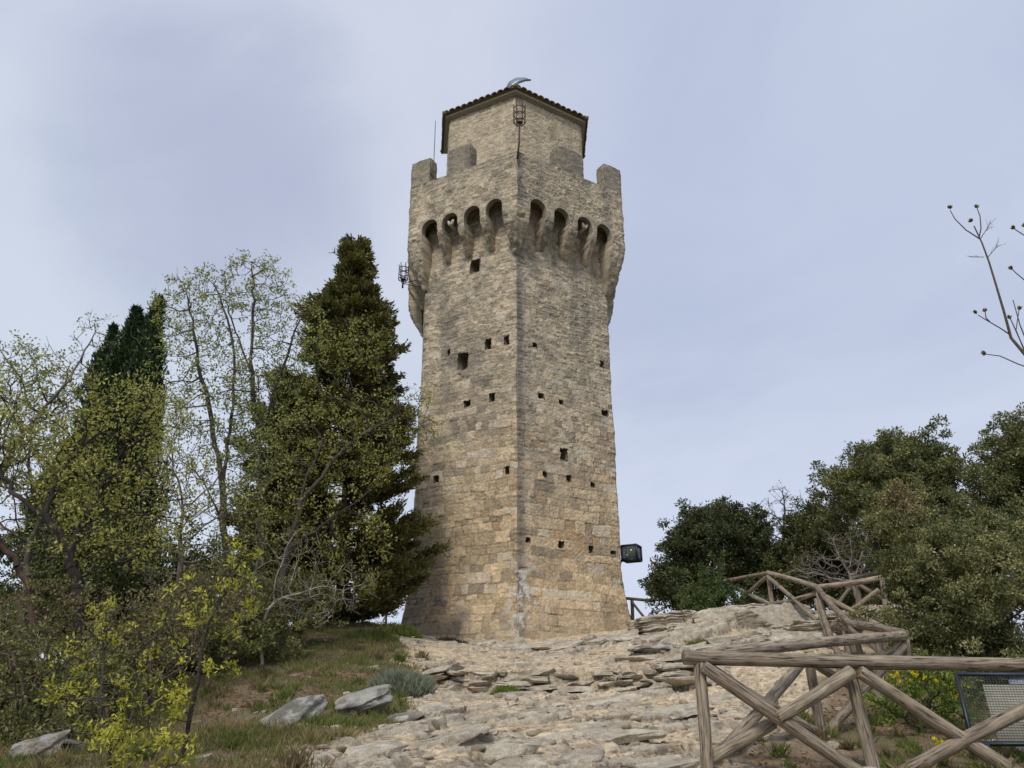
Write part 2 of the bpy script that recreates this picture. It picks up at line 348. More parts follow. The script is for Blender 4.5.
def axis(segs, lo, hi):
    a = []
    for s0, s1, st in segs: a += list(np.arange(s0, s1, st))
    a.append(segs[-1][1]); g = .12; v = a[-1]
    while v < hi: v += g; a.append(min(v, hi)); g *= 1.28
    g = .12; v = a[0]; b = []
    while v > lo: v -= g; b.append(max(v, lo)); g *= 1.28
    return np.array(b[::-1]+a)
gx = axis([(-9.5, -4.5, .07), (-4.5, 5.5, .026), (5.5, 11, .06)], -6000, 6000)
gy = axis([(4.6, 5.6, .06), (5.6, 9.5, .02), (9.5, 15, .03), (15, 22, .045), (22, 27, .1)], -6000, 6000)
X, Y = np.meshgrid(gx, gy, indexing='xy'); sh = X.shape; xf, yf = X.ravel(), Y.ravel()
hh, gl, gr, rock, bare, core = HD(xf, yf)
grass_h = hh
# colours (steep faces and strata gaps also carry painted shade)
dirt = np.array([.54, .435, .30]); dirt2 = np.array([.33, .245, .16]); rk1 = np.array([.49, .43, .33]); rk2 = np.array([.34, .30, .235])
soil = np.array([.16, .115, .075]); grn = np.array([.105, .115, .045]); lit = np.array([.21, .125, .08])
def mixc(a, b, t): return a*(1-t[:, None])+b*t[:, None]
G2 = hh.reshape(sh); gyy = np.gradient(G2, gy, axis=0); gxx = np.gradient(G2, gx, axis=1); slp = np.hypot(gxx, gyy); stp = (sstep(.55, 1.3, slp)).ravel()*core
nA = fbm(xf*1.1, yf*1.1, s=71)*.5+.5; nB = fbm(xf*5, yf*5, hh*16, s=72)*.5+.5; nC = fbm(xf*17, yf*17, hh*50, s=73)*.5+.5
c = mixc(np.broadcast_to(dirt, (len(xf), 3)), dirt2, sstep(.45, .75, nB*.6+nA*.4)*.7)
c = c*(.62+.76*sstep(.2, .8, nC)[:, None])
rc = mixc(np.broadcast_to(rk1, (len(xf), 3)), rk2, sstep(.4, .7, nB)); rc = rc*(.75+.5*nC[:, None])
c = mixc(c, rc, np.clip(rock*1.1, 0, 1))
gc = mixc(mixc(np.broadcast_to(soil, (len(xf), 3)), grn, sstep(.4, .65, nA)*.7), lit, sstep(.5, .7, nB)*.6)
c = mixc(c, gc, np.clip(np.maximum(gl, gr), 0, 1)*.92)
far = 1-sstep(-14, -9, xf)*sstep(18, 12, xf)*sstep(32, 26, yf)*sstep(-4, 0, yf)
c = mixc(c, np.array([.07, .085, .035]), far*.9)
ny, nx = sh; i = np.arange(ny-1)[:, None]*nx+np.arange(nx-1)[None]
F = np.stack([i, i+1, i+nx+1, i+nx], -1).reshape(-1, 4)
bed = fbm(xf*1.2, yf*1.2, hh*26, o=3, s=75); c = mixc(c, np.array([.16, .125, .09]), stp*sstep(.0, -.35, bed)*.8); c = mixc(c, c*.8, stp)  # shade painted in: dark gaps between rock layers, steep faces toned down
gm = slp.ravel()+1e-6; push = stp*(.075*bed+.02); xg = xf-gxx.ravel()/gm*push; yg = yf-gyy.ravel()/gm*push
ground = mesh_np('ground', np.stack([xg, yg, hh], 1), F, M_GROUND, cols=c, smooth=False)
tag(ground, kind='structure')
HG = hh.reshape(sh)
def HF(x, y):
    """height of the finished ground sheet (bilinear)"""
    x = np.asarray(x, float); y = np.asarray(y, float)
    a = np.clip(np.searchsorted(gx, x)-1, 0, len(gx)-2); b = np.clip(np.searchsorted(gy, y)-1, 0, len(gy)-2)
    fx = (x-gx[a])/(gx[a+1]-gx[a]); fy = (y-gy[b])/(gy[b+1]-gy[b])
    return (HG[b, a]*(1-fx)+HG[b, a+1]*fx)*(1-fy)+(HG[b+1, a]*(1-fx)+HG[b+1, a+1]*fx)*fy
def HF1(x, y): return float(HF(np.array([x]), np.array([y]))[0])
# ================================================================== tower
def azv(a): a = math.radians(a); return np.array([math.sin(a), math.cos(a)])
NV = P(517, 500, 22)[:2]
V1 = NV+3.66*azv(58); V4 = NV+3.48*azv(-62); V2 = V1+3.5*azv(1); V3 = V4+3.5*azv(-6.5)
POLY = [NV, V1, V2, V3, V4]
def offs(o, poly=POLY):
    n = len(poly); out = []
    for i in range(n):
        a, b, c_ = poly[i-1], poly[i], poly[(i+1) % n]
        e1 = (b-a)/np.linalg.norm(b-a); e2 = (c_-b)/np.linalg.norm(c_-b)
        n1_ = np.array([e1[1], -e1[0]]); n2_ = np.array([e2[1], -e2[0]]); m = n1_+n2_; m /= 1+n1_@n2_
        out.append(b+m*o)
    return out
def on_plane(px, py, o, face):
    """(u metres, z) of a photo position on a tower face standing at offset o"""
    q = offs(o); A = q[face]; B = q[(face+1) % 5]; d = P(px, py, 1.)-np.array([0, 0, CZ]); e = (B-A)/np.linalg.norm(B-A)
    n = np.array([e[1], -e[0]]); k = (A@n)/(d[:2]@n); p = d[:2]*k
    return float((p-A)@e), float(CZ+d[2]*k)
def masonry(u, v, seed, hfun):
    rr = np.random.default_rng(seed); vb = [v.min()-1.]
    while vb[-1] < v.max()+1: vb.append(vb[-1]+hfun(vb[-1])*rr.uniform(.5, 1.6))
    vb = np.array(vb)
    vw = v+.07*fbm(u*.8, v*.8, s=seed)+.022*fbm(u*2.6, v*3.2, s=seed+1)+.010*fbm(u*11, v*11, s=seed+12)
    qb = np.floor((u+.18*fbm(v*1.7, u*.6, s=seed+20))/.55+seed*.37); qv = np.floor(v/1.3+.4*hsh(qb, qb*0, qb*0, seed)); vw = vw+(hsh(qb, qv, qb*0, seed+3)-.5)*np.interp(v, [4, 9, 12], [.03, .07, .12])
    uw = u+.05*fbm(u*4, v*6, s=seed+2)+.012*fbm(u*14, v*14, s=seed+13)
    r = np.clip(np.searchsorted(vb, vw)-1, 0, len(vb)-2)
    U0 = u.min()-3; keys = []
    for k in range(len(vb)-1):
        hk = vb[k+1]-vb[k]; x = U0+rr.uniform(0, .5)
        while x < u.max()+3: keys.append(k*1000+x-U0); x += min(.7, max(.10, hk*rr.uniform(.7, 3.0)*rr.uniform(.6, 1)))
    keys = np.array(keys); q = r*1000+uw-U0; i = np.clip(np.searchsorted(keys, q)-1, 0, len(keys)-2)
    du = np.minimum(np.abs(q-keys[i]), np.abs(keys[i+1]-q)); dv = np.minimum(vw-vb[r], vb[r+1]-vw)
    d = np.minimum(du, dv); R1 = rr.random((len(keys), 4))[i]
    return d, R1, r
def hfun(z): return np.interp(z, [2, 5, 8, 10.5, 13, 18, 24], [.19, .23, .21, .14, .11, .10, .10])
def stone_cols(u, z, R1, joint, seed, L, face):
    n_ = fbm(u*.6, z*.35, s=seed+5)*.5+.5; n2_ = fbm(u*2.5, z*2.5, s=seed+6)*.5+.5; n3 = fbm(u*9, z*9, s=seed+7)*.5+.5
    warm = np.array([.47, .36, .225]); grey = np.array([.40, .34, .25]); t = sstep(5.0, 12.5, z+3*(n_-.5))
    c = mixc(np.broadcast_to(warm, (len(u), 3)), grey, t*.85)
    c = c*(.76+.50*R1[:, :1])*(.84+.32*sstep(.25, .75, fbm(u*21, z*24, s=seed+15)*.5+.5))[:, None]
    c = mixc(c, np.array([.44, .27, .14]), (R1[:, 1] > .86)*.35*(1-t*.6))
    c = mixc(c, np.array([.52, .47, .38]), (R1[:, 2] > .85)*.5)
    c = mixc(c, np.array([.15, .135, .115]), (R1[:, 2] < .10)*.5)
    # soot-like lichen blotches and running stains, a pattern of the wall itself
    c = mixc(c, np.array([.145, .13, .105]), sstep(.5, .78, n_*.5+n2_*.5)*(.35+.25*t))
    run = fbm(u*2.2, z*.22, s=seed+9)*.5+.5
    c = mixc(c, np.array([.15, .14, .12]), sstep(.55, .8, run)*.45*sstep(6, 14, z))
    # mossy grey growth along the weather corner, pale crust at the foot; painted tree shade low left
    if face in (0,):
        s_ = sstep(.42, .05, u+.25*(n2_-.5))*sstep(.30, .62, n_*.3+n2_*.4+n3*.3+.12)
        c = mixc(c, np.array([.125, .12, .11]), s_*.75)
        w_ = sstep(.75, .2, np.abs(u-.15)+.5*(n2_-.5))*sstep(6.4, 5.0, z)*sstep(.5, .62, n3*.6+n2_*.4)
        c = mixc(c, np.array([.55, .53, .48]), w_*.8)
    if face in (4,):
        uu = L-u
        w_ = sstep(.6, .1, uu+.5*(n2_-.5))*sstep(6.0, 4.6, z)*sstep(.48, .62, n3*.6+n2_*.4)
        c = mixc(c, np.array([.50, .48, .44]), w_*.8)
        c = mixc(c, np.array([.13, .115, .09]), sstep(1.6, .2, u+.8*(n2_-.5))*sstep(8, 5, z)*.65)  # shade of the conifer painted on the lower left of this face
    rim = sstep(18.3, 19.0, z+.4*(n2_-.5))*(face in (0, 4)); c = mixc(c, np.array([.17, .155, .13]), rim*.55*sstep(.3, .6, n3))
    if face == 6: c = mixc(c, np.array([.46, .38, .265]), .35+0*n3)*1.03
    if face == 5: c = mixc(c, np.array([.16, .145, .12]), .45+.35*n3)
    foot = sstep(4.8, 3.6, z+.5*(n2_-.5)); c = mixc(c, np.array([.26, .22, .16]), foot*.35)
    c = c*(.85+.3*n3[:, None])
    c = mixc(c, c*.42, (1-joint)*(.45+.55*sstep(.4, .62, n2_))*(1-.35*t))
    c = c*1.15
    return c
def cnz(z): return .03*fbm(z*.7, z*0+3, o=2, s=777)
def cnh(z): return .018*vnoise(z*5, z*0, s=778)+.014*vnoise(z*13, z*0, s=779)
def panel(mb, fA, fB, z0, z1, res, seed, face, amp=1., holes=(), arches=(), lowfade=False, ztop_cap=False, hf=hfun):
    """wall sheet between two corner lines (functions of z), with stone relief, putlog holes and arches.
    returns grid-aligned frames of the holes"""
    A1, B1 = fA(np.array([z1*1.])), fB(np.array([z1*1.])); L = float(np.linalg.norm(B1[0]-A1[0]))
    nu = max(2, int(round(L/res))+1); nz = max(2, int(round((z1-z0)/res))+1)
    uu = np.linspace(0, 1, nu); zz = np.linspace(z0, z1, nz); UU, ZZ = np.meshgrid(uu, zz); um = UU*L
    keep = np.ones((nz-1, nu-1), bool); uc = (um[:-1, :-1]+um[1:, 1:])/2; zc = (ZZ[:-1, :-1]+ZZ[1:, 1:])/2
    frames = []
    for (hu0, hu1, hz0, hz1) in holes:
        m = (uc > hu0) & (uc < hu1) & (zc > hz0) & (zc < hz1)
        if not m.any(): continue
        cu = .030*vnoise(uc*16, zc*16, s=seed+40); keep &= ~((uc > hu0+cu) & (uc < hu1+cu*.9) & (zc > hz0-cu*.7) & (zc < hz1+.8*cu) & (uc > hu0-.03) & (uc < hu1+.03)); r_, c_ = np.nonzero(m); frames.append((uu[c_.min()]*L, uu[c_.max()+1]*L, zz[r_.min()], zz[r_.max()+1]))
    U2, Z2 = um.copy(), ZZ.copy()
    am = np.zeros_like(um)
    for (ac, aw, at, ab) in arches:
        zs = at-aw/2
        ins = lambda a, b: (np.abs(a-ac) < aw/2) & (b > ab-.05) & ((b < zs) | (np.hypot(a-ac, b-zs) < aw/2))
        m = ins(uc, zc); keep &= ~m
        touch = np.zeros(um.shape, bool); kept = np.zeros(um.shape, bool)
        for dj in (0, 1):
            for di in (0, 1):
                touch[dj:dj+nz-1, di:di+nu-1] |= m; kept[dj:dj+nz-1, di:di+nu-1] |= ~m
        bd = touch & kept & (ZZ > z0+1e-6) | (touch & (np.abs(ZZ-z0) < 1e-6) & (np.abs(np.abs(um-ac)-aw/2) < res*1.01))
        hi = bd & (ZZ >= zs); d = np.hypot(um-ac, ZZ-zs)+1e-9
        U2 = np.where(hi, ac+(um-ac)/d*aw/2, U2); Z2 = np.where(hi, zs+(ZZ-zs)/d*aw/2, Z2)
        lo = bd & (ZZ < zs); U2 = np.where(lo, ac+np.sign(um-ac)*aw/2, U2)
        dd = np.maximum(np.abs(um-ac)-aw/2, 0); dd = np.where(ZZ >= zs, d-aw/2, dd)
        am = np.maximum(am, sstep(.10, .02, dd)*(ZZ > ab))
    u = U2.ravel(); z = Z2.ravel()
    d, R1, row = masonry(u, z, seed, hf)
    d = d+.014*fbm(u*18, z*18, s=seed+3)
    jt = sstep(-.002, .022, d)
    jt = np.maximum(jt, sstep(.05, .5, fbm(u*1.9, z*2.2, s=seed+4)+.45*R1[:, 3])*.9)   # joints filled with mortar here and there
    disp = amp*((R1[:, 0]-.5)*.020+.015*jt-.010+.013*fbm(u*9, z*11, s=seed+8)+.009*vnoise(u*30, z*34, s=seed+14)+.03*fbm(u*.9, z*.7, s=seed+10))
    a_ = am.ravel(); disp = disp*(1-a_)
    edge = sstep(0, .05, np.minimum(u, L-u)); disp = disp*edge*(sstep(0, .06, z-z0) if lowfade else 1)
    cn = amp*(cnz(z)+cnh(z)*sstep(.30, .05, np.minimum(u, L-u)))
    A_, B_ = fA(z), fB(z); t = (u/L)[:, None]; p = A_*(1-t)+B_*t
    e = (B1[0]-A1[0])/L; n = np.array([e[1], -e[0]])
    # rounded, worn arris (only the first few centimetres are pulled in)
    p = p+n*(disp+cn-.02*amp*(1-sstep(0, .07, np.minimum(u, L-u))))[:, None]
    V = np.stack([p[:, 0], p[:, 1], z], 1)
    cc = stone_cols(u, z, R1, jt, seed, L, face)
    cc = mixc(cc, np.array([.33, .29, .225])*(.85+.3*R1[:, 3:4]), a_*.7)
    i = (np.arange(nz-1)[:, None]*nu+np.arange(nu-1)[None]); q = np.stack([i, i+1, i+nu+1, i+nu], -1)[keep]
    used = np.unique(q); rm = np.full(len(V), -1); rm[used] = np.arange(len(used))
    mb.add(V[used], rm[q], cc[used])
    return frames, n, e, A1[0], L
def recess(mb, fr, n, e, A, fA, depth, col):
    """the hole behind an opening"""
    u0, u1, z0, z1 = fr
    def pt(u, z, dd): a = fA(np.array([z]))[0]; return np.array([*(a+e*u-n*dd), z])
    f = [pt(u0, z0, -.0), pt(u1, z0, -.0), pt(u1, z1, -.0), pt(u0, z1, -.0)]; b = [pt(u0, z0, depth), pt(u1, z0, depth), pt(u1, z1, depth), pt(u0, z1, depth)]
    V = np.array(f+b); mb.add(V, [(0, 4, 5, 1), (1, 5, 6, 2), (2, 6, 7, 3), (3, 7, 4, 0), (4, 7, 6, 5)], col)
def flare(z, base=3.2):
    return .42*np.clip((5.9-z)/2.4, 0, 1.3)**1.7
ZB = 2.6; ZS = 18.0
def corner(i, extra=0.):
    q0 = np.array(offs(0.)[i]); q1 = np.array(offs(1.)[i]); d = q1-q0
    return lambda z: q0[None]+d[None]*(flare(np.asarray(z))+extra)[:, None] if not np.isscalar(extra) or True else None
HOLES = {0: [(561,270,0,0),(535,345,5,6),(602,364,4,7),(541,396,6,7),(561,402,5,6),(605,413,7,8),(545,474,5,6),(569,478,5,7),(593,485,5,6),(564,454,8,13),(528,540,5,6),(561,545,5,8),(591,549,5,8),(613,553,5,5)],
         4: [(475,266,9,10),(488,344,6,9),(507,340,5,8),(449,352,3,5),(463,361,10,14),(492,397,6,7),(467,404,6,6),(507,470,4,7),(436,479,5,6)]}
HOLES[0] = HOLES[0][1:]
def holes_for(face):
    r = []
    for (px, py, w_, h_) in HOLES.get(face, []):
        a0, zt = on_plane(px-w_/2, py-h_/2, 0, face); a1, zb = on_plane(px+w_/2, py+h_/2, 0, face); r.append((a0, a1, zb, zt))
    return r
tower = empty('stone_tower', (NV[0], NV[1]+2.5, H(NV[0], NV[1])), 'tall old pentagonal tower of rough tan stone with crenellated top on the rocky summit', 'tower')
TL = tower.location
sh_mb = MB()
for f in range(5):
    vis = f in (0, 4)
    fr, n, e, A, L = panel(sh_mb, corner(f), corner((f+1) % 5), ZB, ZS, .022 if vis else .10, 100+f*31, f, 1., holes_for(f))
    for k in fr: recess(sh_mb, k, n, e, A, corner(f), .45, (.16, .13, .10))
shift(sh_mb, TL).build('shaft', M_STONE, tower)
# projecting stones beside some holes (sill of the small window)
PO = .66; pq = offs(PO); ZP0, ZSILL = 16.75, P(517, 151, pq[0][1])[2]; ZM = ZSILL+.80; TK = .42
def cst(i, o): q = np.array(offs(o)[i]); return lambda z: np.broadcast_to(q, (len(z), 2))
# arches of the machicolation
AR = {}
for f, cs in ((0, [(538, 199), (561.5, 207), (584.5, 216), (603.5, 224)]), (4, [(430, 217), (450, 211), (472, 204), (494, 197)])):
    AR[f] = [(on_plane(px, py, PO, f)[0]) for px, py in cs]
AT = P(517, 191.5, pq[0][1])[2]; AWd = .60
par = MB()
for f in range(5):
    q = offs(PO); Lf = float(np.linalg.norm(q[(f+1) % 5]-q[f]))
    us = AR.get(f, list(np.linspace(.85, Lf-.85, max(3, int(round((Lf-1.7)/.85))+1))))
    AR[f] = us
    arch = [(u, AWd, AT, ZP0-.1) for u in us]
    panel(par, cst(f, PO), cst((f+1) % 5, PO), ZP0, ZSILL, .022 if f in (0, 4) else .06, 300+f*37, f, 1., arches=arch, lowfade=True)
    e = (q[(f+1) % 5]-q[f])/Lf; n = np.array([e[1], -e[0]])
    qi = offs(PO-TK); w3 = lambda p2, z: np.array([p2[0], p2[1], z])
    # arch linings
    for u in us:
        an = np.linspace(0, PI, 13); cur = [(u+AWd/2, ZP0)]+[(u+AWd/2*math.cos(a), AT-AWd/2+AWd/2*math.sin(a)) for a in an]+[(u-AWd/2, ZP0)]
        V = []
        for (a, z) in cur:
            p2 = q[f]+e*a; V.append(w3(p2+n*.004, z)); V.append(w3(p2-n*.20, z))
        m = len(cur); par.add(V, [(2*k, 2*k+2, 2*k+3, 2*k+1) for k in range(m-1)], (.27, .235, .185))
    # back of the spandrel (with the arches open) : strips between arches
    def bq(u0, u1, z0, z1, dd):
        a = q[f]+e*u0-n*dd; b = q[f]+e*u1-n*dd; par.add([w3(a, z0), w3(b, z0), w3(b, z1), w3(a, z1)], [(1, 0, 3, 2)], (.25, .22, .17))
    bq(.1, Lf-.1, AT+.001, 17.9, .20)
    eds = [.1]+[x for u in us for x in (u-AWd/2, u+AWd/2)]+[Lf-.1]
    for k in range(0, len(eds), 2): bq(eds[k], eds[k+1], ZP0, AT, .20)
    # inner face and walkway side
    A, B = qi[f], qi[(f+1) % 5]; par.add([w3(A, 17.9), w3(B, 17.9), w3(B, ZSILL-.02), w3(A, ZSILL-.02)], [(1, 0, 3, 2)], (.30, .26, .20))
    # top of the wall, broken into small uneven stones
    m = int(Lf/.06); t = np.linspace(0, 1, m+1); 
    rows = []
    for s_, (O, I) in enumerate(zip(np.linspace(0, 1, 5)[:-1], np.linspace(0, 1, 5)[1:])): pass
    tt, ss = np.meshgrid(t, np.linspace(0, 1, 8)); Pp = (1-tt)[..., None]*((1-ss)[..., None]*q[f]+ss[..., None]*qi[f])+tt[..., None]*((1-ss)[..., None]*q[(f+1) % 5]+ss[..., None]*qi[(f+1) % 5])
    zz = ZSILL+.03*fbm(Pp[..., 0]*5, Pp[..., 1]*5, s=91)*np.sin(np.clip(ss, 0, 1)*PI)*np.sin(tt*PI)
    Vt = np.concatenate([Pp, zz[..., None]], -1).reshape(-1, 3); nn = m+1; ii = (np.arange(7)[:, None]*nn+np.arange(m)[None]); par.add(Vt, np.stack([ii, ii+1, ii+nn+1, ii+nn], -1).reshape(-1, 4), (.27, .245, .20))
qf = offs(PO-.21); par.add([[p[0], p[1], 17.9] for p in qf]+[[p[0], p[1], 17.78] for p in qf], [(0, 1, 2, 3, 4), (9, 8, 7, 6, 5)], (.27, .24, .19))
shift(par, TL).build('parapet', M_STONE, tower)
# corbels: curved brackets carrying the parapet between the arches, heavier ones on the corners
def dress(u, z, seed):
    d, R1, row = masonry(u, z, seed, hfun); jt = sstep(.0, .022, d+.012*fbm(u*18, z*18, s=seed)); jt = np.maximum(jt, .35)
    c = stone_cols(u, z, R1, jt, seed, 9., 2); return (R1[:, 0]-.5)*.035+.014*jt+.02*fbm(u*9, z*11, s=seed+3), c
def corbel(f, u0, u1, zbot, seed):
    q = offs(0.); e = (q[(f+1) % 5]-q[f]); e = e/np.linalg.norm(e); n = np.array([e[1], -e[0]])
    m = 46; nu = 13; t = np.linspace(0, 1, m); z = zbot+(ZP0+.004-zbot)*t; out = PO*(.10+.90*np.sin(t*PI/2)**1.1); out[0] = .01
    TT, SS = np.meshgrid(t, np.linspace(0, 1, nu), indexing='ij'); wk = .74+.26*sstep(0, .7, TT); um = (u0+u1)/2; U = um+(u1-u0)*(SS-.5)*wk; Z = z[:, None]+0*SS
    dsp, cc = dress((U+seed*1.7).ravel(), Z.ravel(), 1000+f*50+seed); dsp = dsp.reshape(U.shape); D = out[:, None]+cnz(z)[:, None]-.02*np.abs(SS*2-1)**4+dsp*sstep(0, .06, TT)*sstep(1., .93, TT)
    V = np.stack([q[f][0]+e[0]*U+n[0]*D, q[f][1]+e[1]*U+n[1]*D, Z], -1).reshape(-1, 3)
    i = np.arange(m-1)[:, None]*nu+np.arange(nu-1)[None]; mb = MB(); mb.add(V, np.stack([i, i+1, i+nu+1, i+nu], -1).reshape(-1, 4)); mb.C[-1] = cc
    for col_, sg in ((0, 1), (nu-1, -1)):
        K = 6; W_ = np.linspace(0, 1, K); A_ = V.reshape(m, nu, 3)[:, col_]; back = np.stack([q[f][0]+e[0]*U[:, col_]-n[0]*.06, q[f][1]+e[1]*U[:, col_]-n[1]*.06, z], -1)
        VV = (A_[:, None]*(1-W_[None, :, None])+back[:, None]*W_[None, :, None]); dd, c2 = dress((W_[None]*.6+0*z[:, None]+seed).ravel(), (z[:, None]+0*W_[None]).ravel(), 1300+seed)
        VV = VV.reshape(-1, 3)+np.array([e[0], e[1], 0])*(-sg)*(dd.reshape(m, K)*np.sin(W_*PI)[None]).reshape(-1, 1)
        j = np.arange(m-1)[:, None]*K+np.arange(K-1)[None]; mb.add(VV, np.stack([j, j+1, j+K+1, j+K], -1).reshape(-1, 4)[:, ::-sg]); mb.C[-1] = c2
    shift(mb, TL).build('corbel', M_STONE, tower)
for f in range(5):
    q0, qp = offs(0.), offs(PO); e = (q0[(f+1) % 5]-q0[f]); e /= np.linalg.norm(e); s0 = float((qp[f]-q0[f])@e); us = [u+s0 for u in AR[f]]
    for k in range(len(us)-1):
        corbel(f, us[k]+AWd/2, us[k+1]-AWd/2, 15.75, f*20+k)
def corner_corbel(i, zbot):
    """wedge on a corner: hugs both faces and tapers down to the arris"""
    q0, qp = offs(0.), offs(PO); fa, fb = (i-1) % 5, i
    ea = (q0[i]-q0[fa]); La = np.linalg.norm(ea); ea /= La; eb = (q0[(i+1) % 5]-q0[i]); eb /= np.linalg.norm(eb)
    na = np.array([ea[1], -ea[0]]); nb_ = np.array([eb[1], -eb[0]])
    sa = float((qp[fa]-q0[fa])@ea); wa = La-(AR[fa][-1]+sa+AWd/2); sb = float((qp[i]-q0[i])@eb); wb = AR[fb][0]+sb-AWd/2
    m = 60; t = np.linspace(0, 1, m); z = zbot+(ZP0+.004-zbot)*t; out = PO*(.08+.92*np.sin(t*PI/2)**1.15); out[0] = .01; K = 18
    V = []; uu = []; nn = 2+2*(K-1)+1
    dc = (qp[i]-q0[i])/PO
    for k in range(m):
        wk = .42+.58*sstep(0, .7, t[k]); PA = q0[i]-ea*wa*wk; PB = q0[i]+eb*wb*wk; Ck = q0[i]+dc*out[k]; a0 = PA+na*out[k]; b0 = PB+nb_*out[k]
        pts = [PA-na*.06, a0]+[a0+(Ck-a0)*s_ for s_ in np.linspace(0, 1, K)[1:]]+[Ck+(b0-Ck)*s_ for s_ in np.linspace(0, 1, K)[1:]]+[PB-nb_*.06]
        V.append(pts); ul = [0]+list(np.cumsum([np.linalg.norm(pts[j+1]-pts[j]) for j in range(len(pts)-1)])); uu.append(ul)
    V = np.array(V); uu = np.array(uu); nn = V.shape[1]; Z = z[:, None]+0*uu; dsp, cc = dress((uu-uu[:, nn//2:nn//2+1]+3*i).ravel(), Z.ravel(), 1500+i*11)
    dsp = dsp.reshape(uu.shape)*sstep(0, .05, t)[:, None]*sstep(1, .95, t)[:, None]; V = V+dc[None, None]*(dsp+cnz(z)[:, None])[..., None]
    V = np.concatenate([V, Z[..., None]], -1).reshape(-1, 3); i_ = np.arange(m-1)[:, None]*nn+np.arange(nn-1)[None]
    mb = MB(); mb.add(V, np.stack([i_, i_+1, i_+nn+1, i_+nn], -1).reshape(-1, 4)); mb.C[-1] = cc
    shift(mb, TL).build('corbel', M_STONE, tower)
for i in range(5): corner_corbel(i, 15.35 if i == 0 else 14.9)
# merlons
def prism(mb, pts, z0, z1, seed, res=.03, topz=0., amp=.65, face=5):
    """masonry block on a footprint (counter-clockwise seen from above is outward here: footprint given clockwise like the tower)"""
    n = len(pts)
    for k in range(n):
        a, b = pts[k], pts[(k+1) % n]; L = np.linalg.norm(b-a)
        panel(mb, (lambda z, a=a: np.broadcast_to(a, (len(z), 2))), (lambda z, b=b: np.broadcast_to(b, (len(z), 2))), z0, z1, res, seed+k*13, face, amp)
    c_ = np.mean(pts, axis=0); V = [[*(p*.99+c_*.01), z1-.002] for p in pts]+[[c_[0], c_[1], z1+topz]]
    mb.add(V, [(k, (k+1) % n, n) for k in range(n)], (.27, .25, .21))
def merlon_mid(f, u0, u1, h, seed, worn=0):
    q = offs(PO); e = q[(f+1) % 5]-q[f]; e /= np.linalg.norm(e); n = np.array([e[1], -e[0]]); A = q[f]+e*u0+n*.002; B = q[f]+e*u1+n*.002
    mb = MB(); prism(mb, [A, B, B-n*TK, A-n*TK], ZSILL-.03, ZSILL+h, seed, topz=.01)
    if worn:
        for k, v in enumerate(mb.V):
            c0 = (u0+u1)/2; uu = (v[:, :2]-q[f])@e; t = np.clip((v[:, 2]-ZSILL)/h, 0, 2)
            v[:, 2] = v[:, 2]-worn*h*sstep(.25, 1, t)*np.clip(np.abs(uu-c0)/((u1-u0)/2), 0, 1)**2.2
    shift(mb, TL).build('merlon', M_STONE, tower)
u = lambda px, py, f: on_plane(px, py, PO, f)[0]
merlon_mid(4, u(449, 150, 4), u(470.5, 145, 4), 1.02, 401)
merlon_mid(0, u(557, 155, 0), u(583, 160, 0), .98, 411, worn=.08)
for f in (1, 2, 3):
    Lf = float(np.linalg.norm(offs(PO)[(f+1) % 5]-offs(PO)[f])); k = 1 if f != 2 else 2
    for j in range(k):
        c0 = Lf*(j+1)/(k+1); merlon_mid(f, c0-.42, c0+.42, .8, 430+f*3+j)
def merlon_corner(i, la, lb, h, seed):
    q, qi = offs(PO), offs(PO-TK); a, b, c_ = q[i-1], q[i], q[(i+1) % 5]; e1 = (a-b)/np.linalg.norm(a-b); e2 = (c_-b)/np.linalg.norm(c_-b)
    n1_ = np.array([-e1[1], e1[0]])*-1; n1_ = np.array([(-e1)[1], -(-e1)[0]]); n2_ = np.array([e2[1], -e2[0]])
    pts = [b+e1*la, b, b+e2*lb, b+e2*lb-n2_*TK, qi[i], b+e1*la-n1_*TK]
    mb = MB(); prism(mb, [p+(b-qi[i])*.004 for p in pts], ZSILL-.03, ZSILL+h, seed, topz=.0)
    shift(mb, TL).build('merlon', M_STONE, tower)
L4 = float(np.linalg.norm(pq[0]-pq[4])); L0 = float(np.linalg.norm(pq[1]-pq[0]))
merlon_corner(4, .8, u(430.5, 160, 4), 1.02, 450); merlon_corner(1, L0-u(604, 172, 0), .8, 1.02, 460)
for i in (2, 3): merlon_corner(i, .8, .8, .8, 470+i*9)
# upper turret
TO = -.6; tq = offs(TO)
for a_, b_ in ((1, 2), (4, 3)): tq[b_] = tq[a_]+(tq[b_]-tq[a_])/np.linalg.norm(tq[b_]-tq[a_])*1.85
TP = [np.array(v) for v in tq]; ZT = P(515, 96, tq[0][1])[2]
tb = MB()
for f in range(5):
    vis = f in (0, 4)
    panel(tb, (lambda z, q=TP[f]: np.broadcast_to(q, (len(z), 2))), (lambda z, q=TP[(f+1) % 5]: np.broadcast_to(q, (len(z), 2))), 17.7, ZT, .024 if vis else .09, 600+f*31, 6, .8)
# a pale patched block and a low remnant of older wall on the near faces
shift(tb, TL).build('upper_turret', M_STONE, tower)
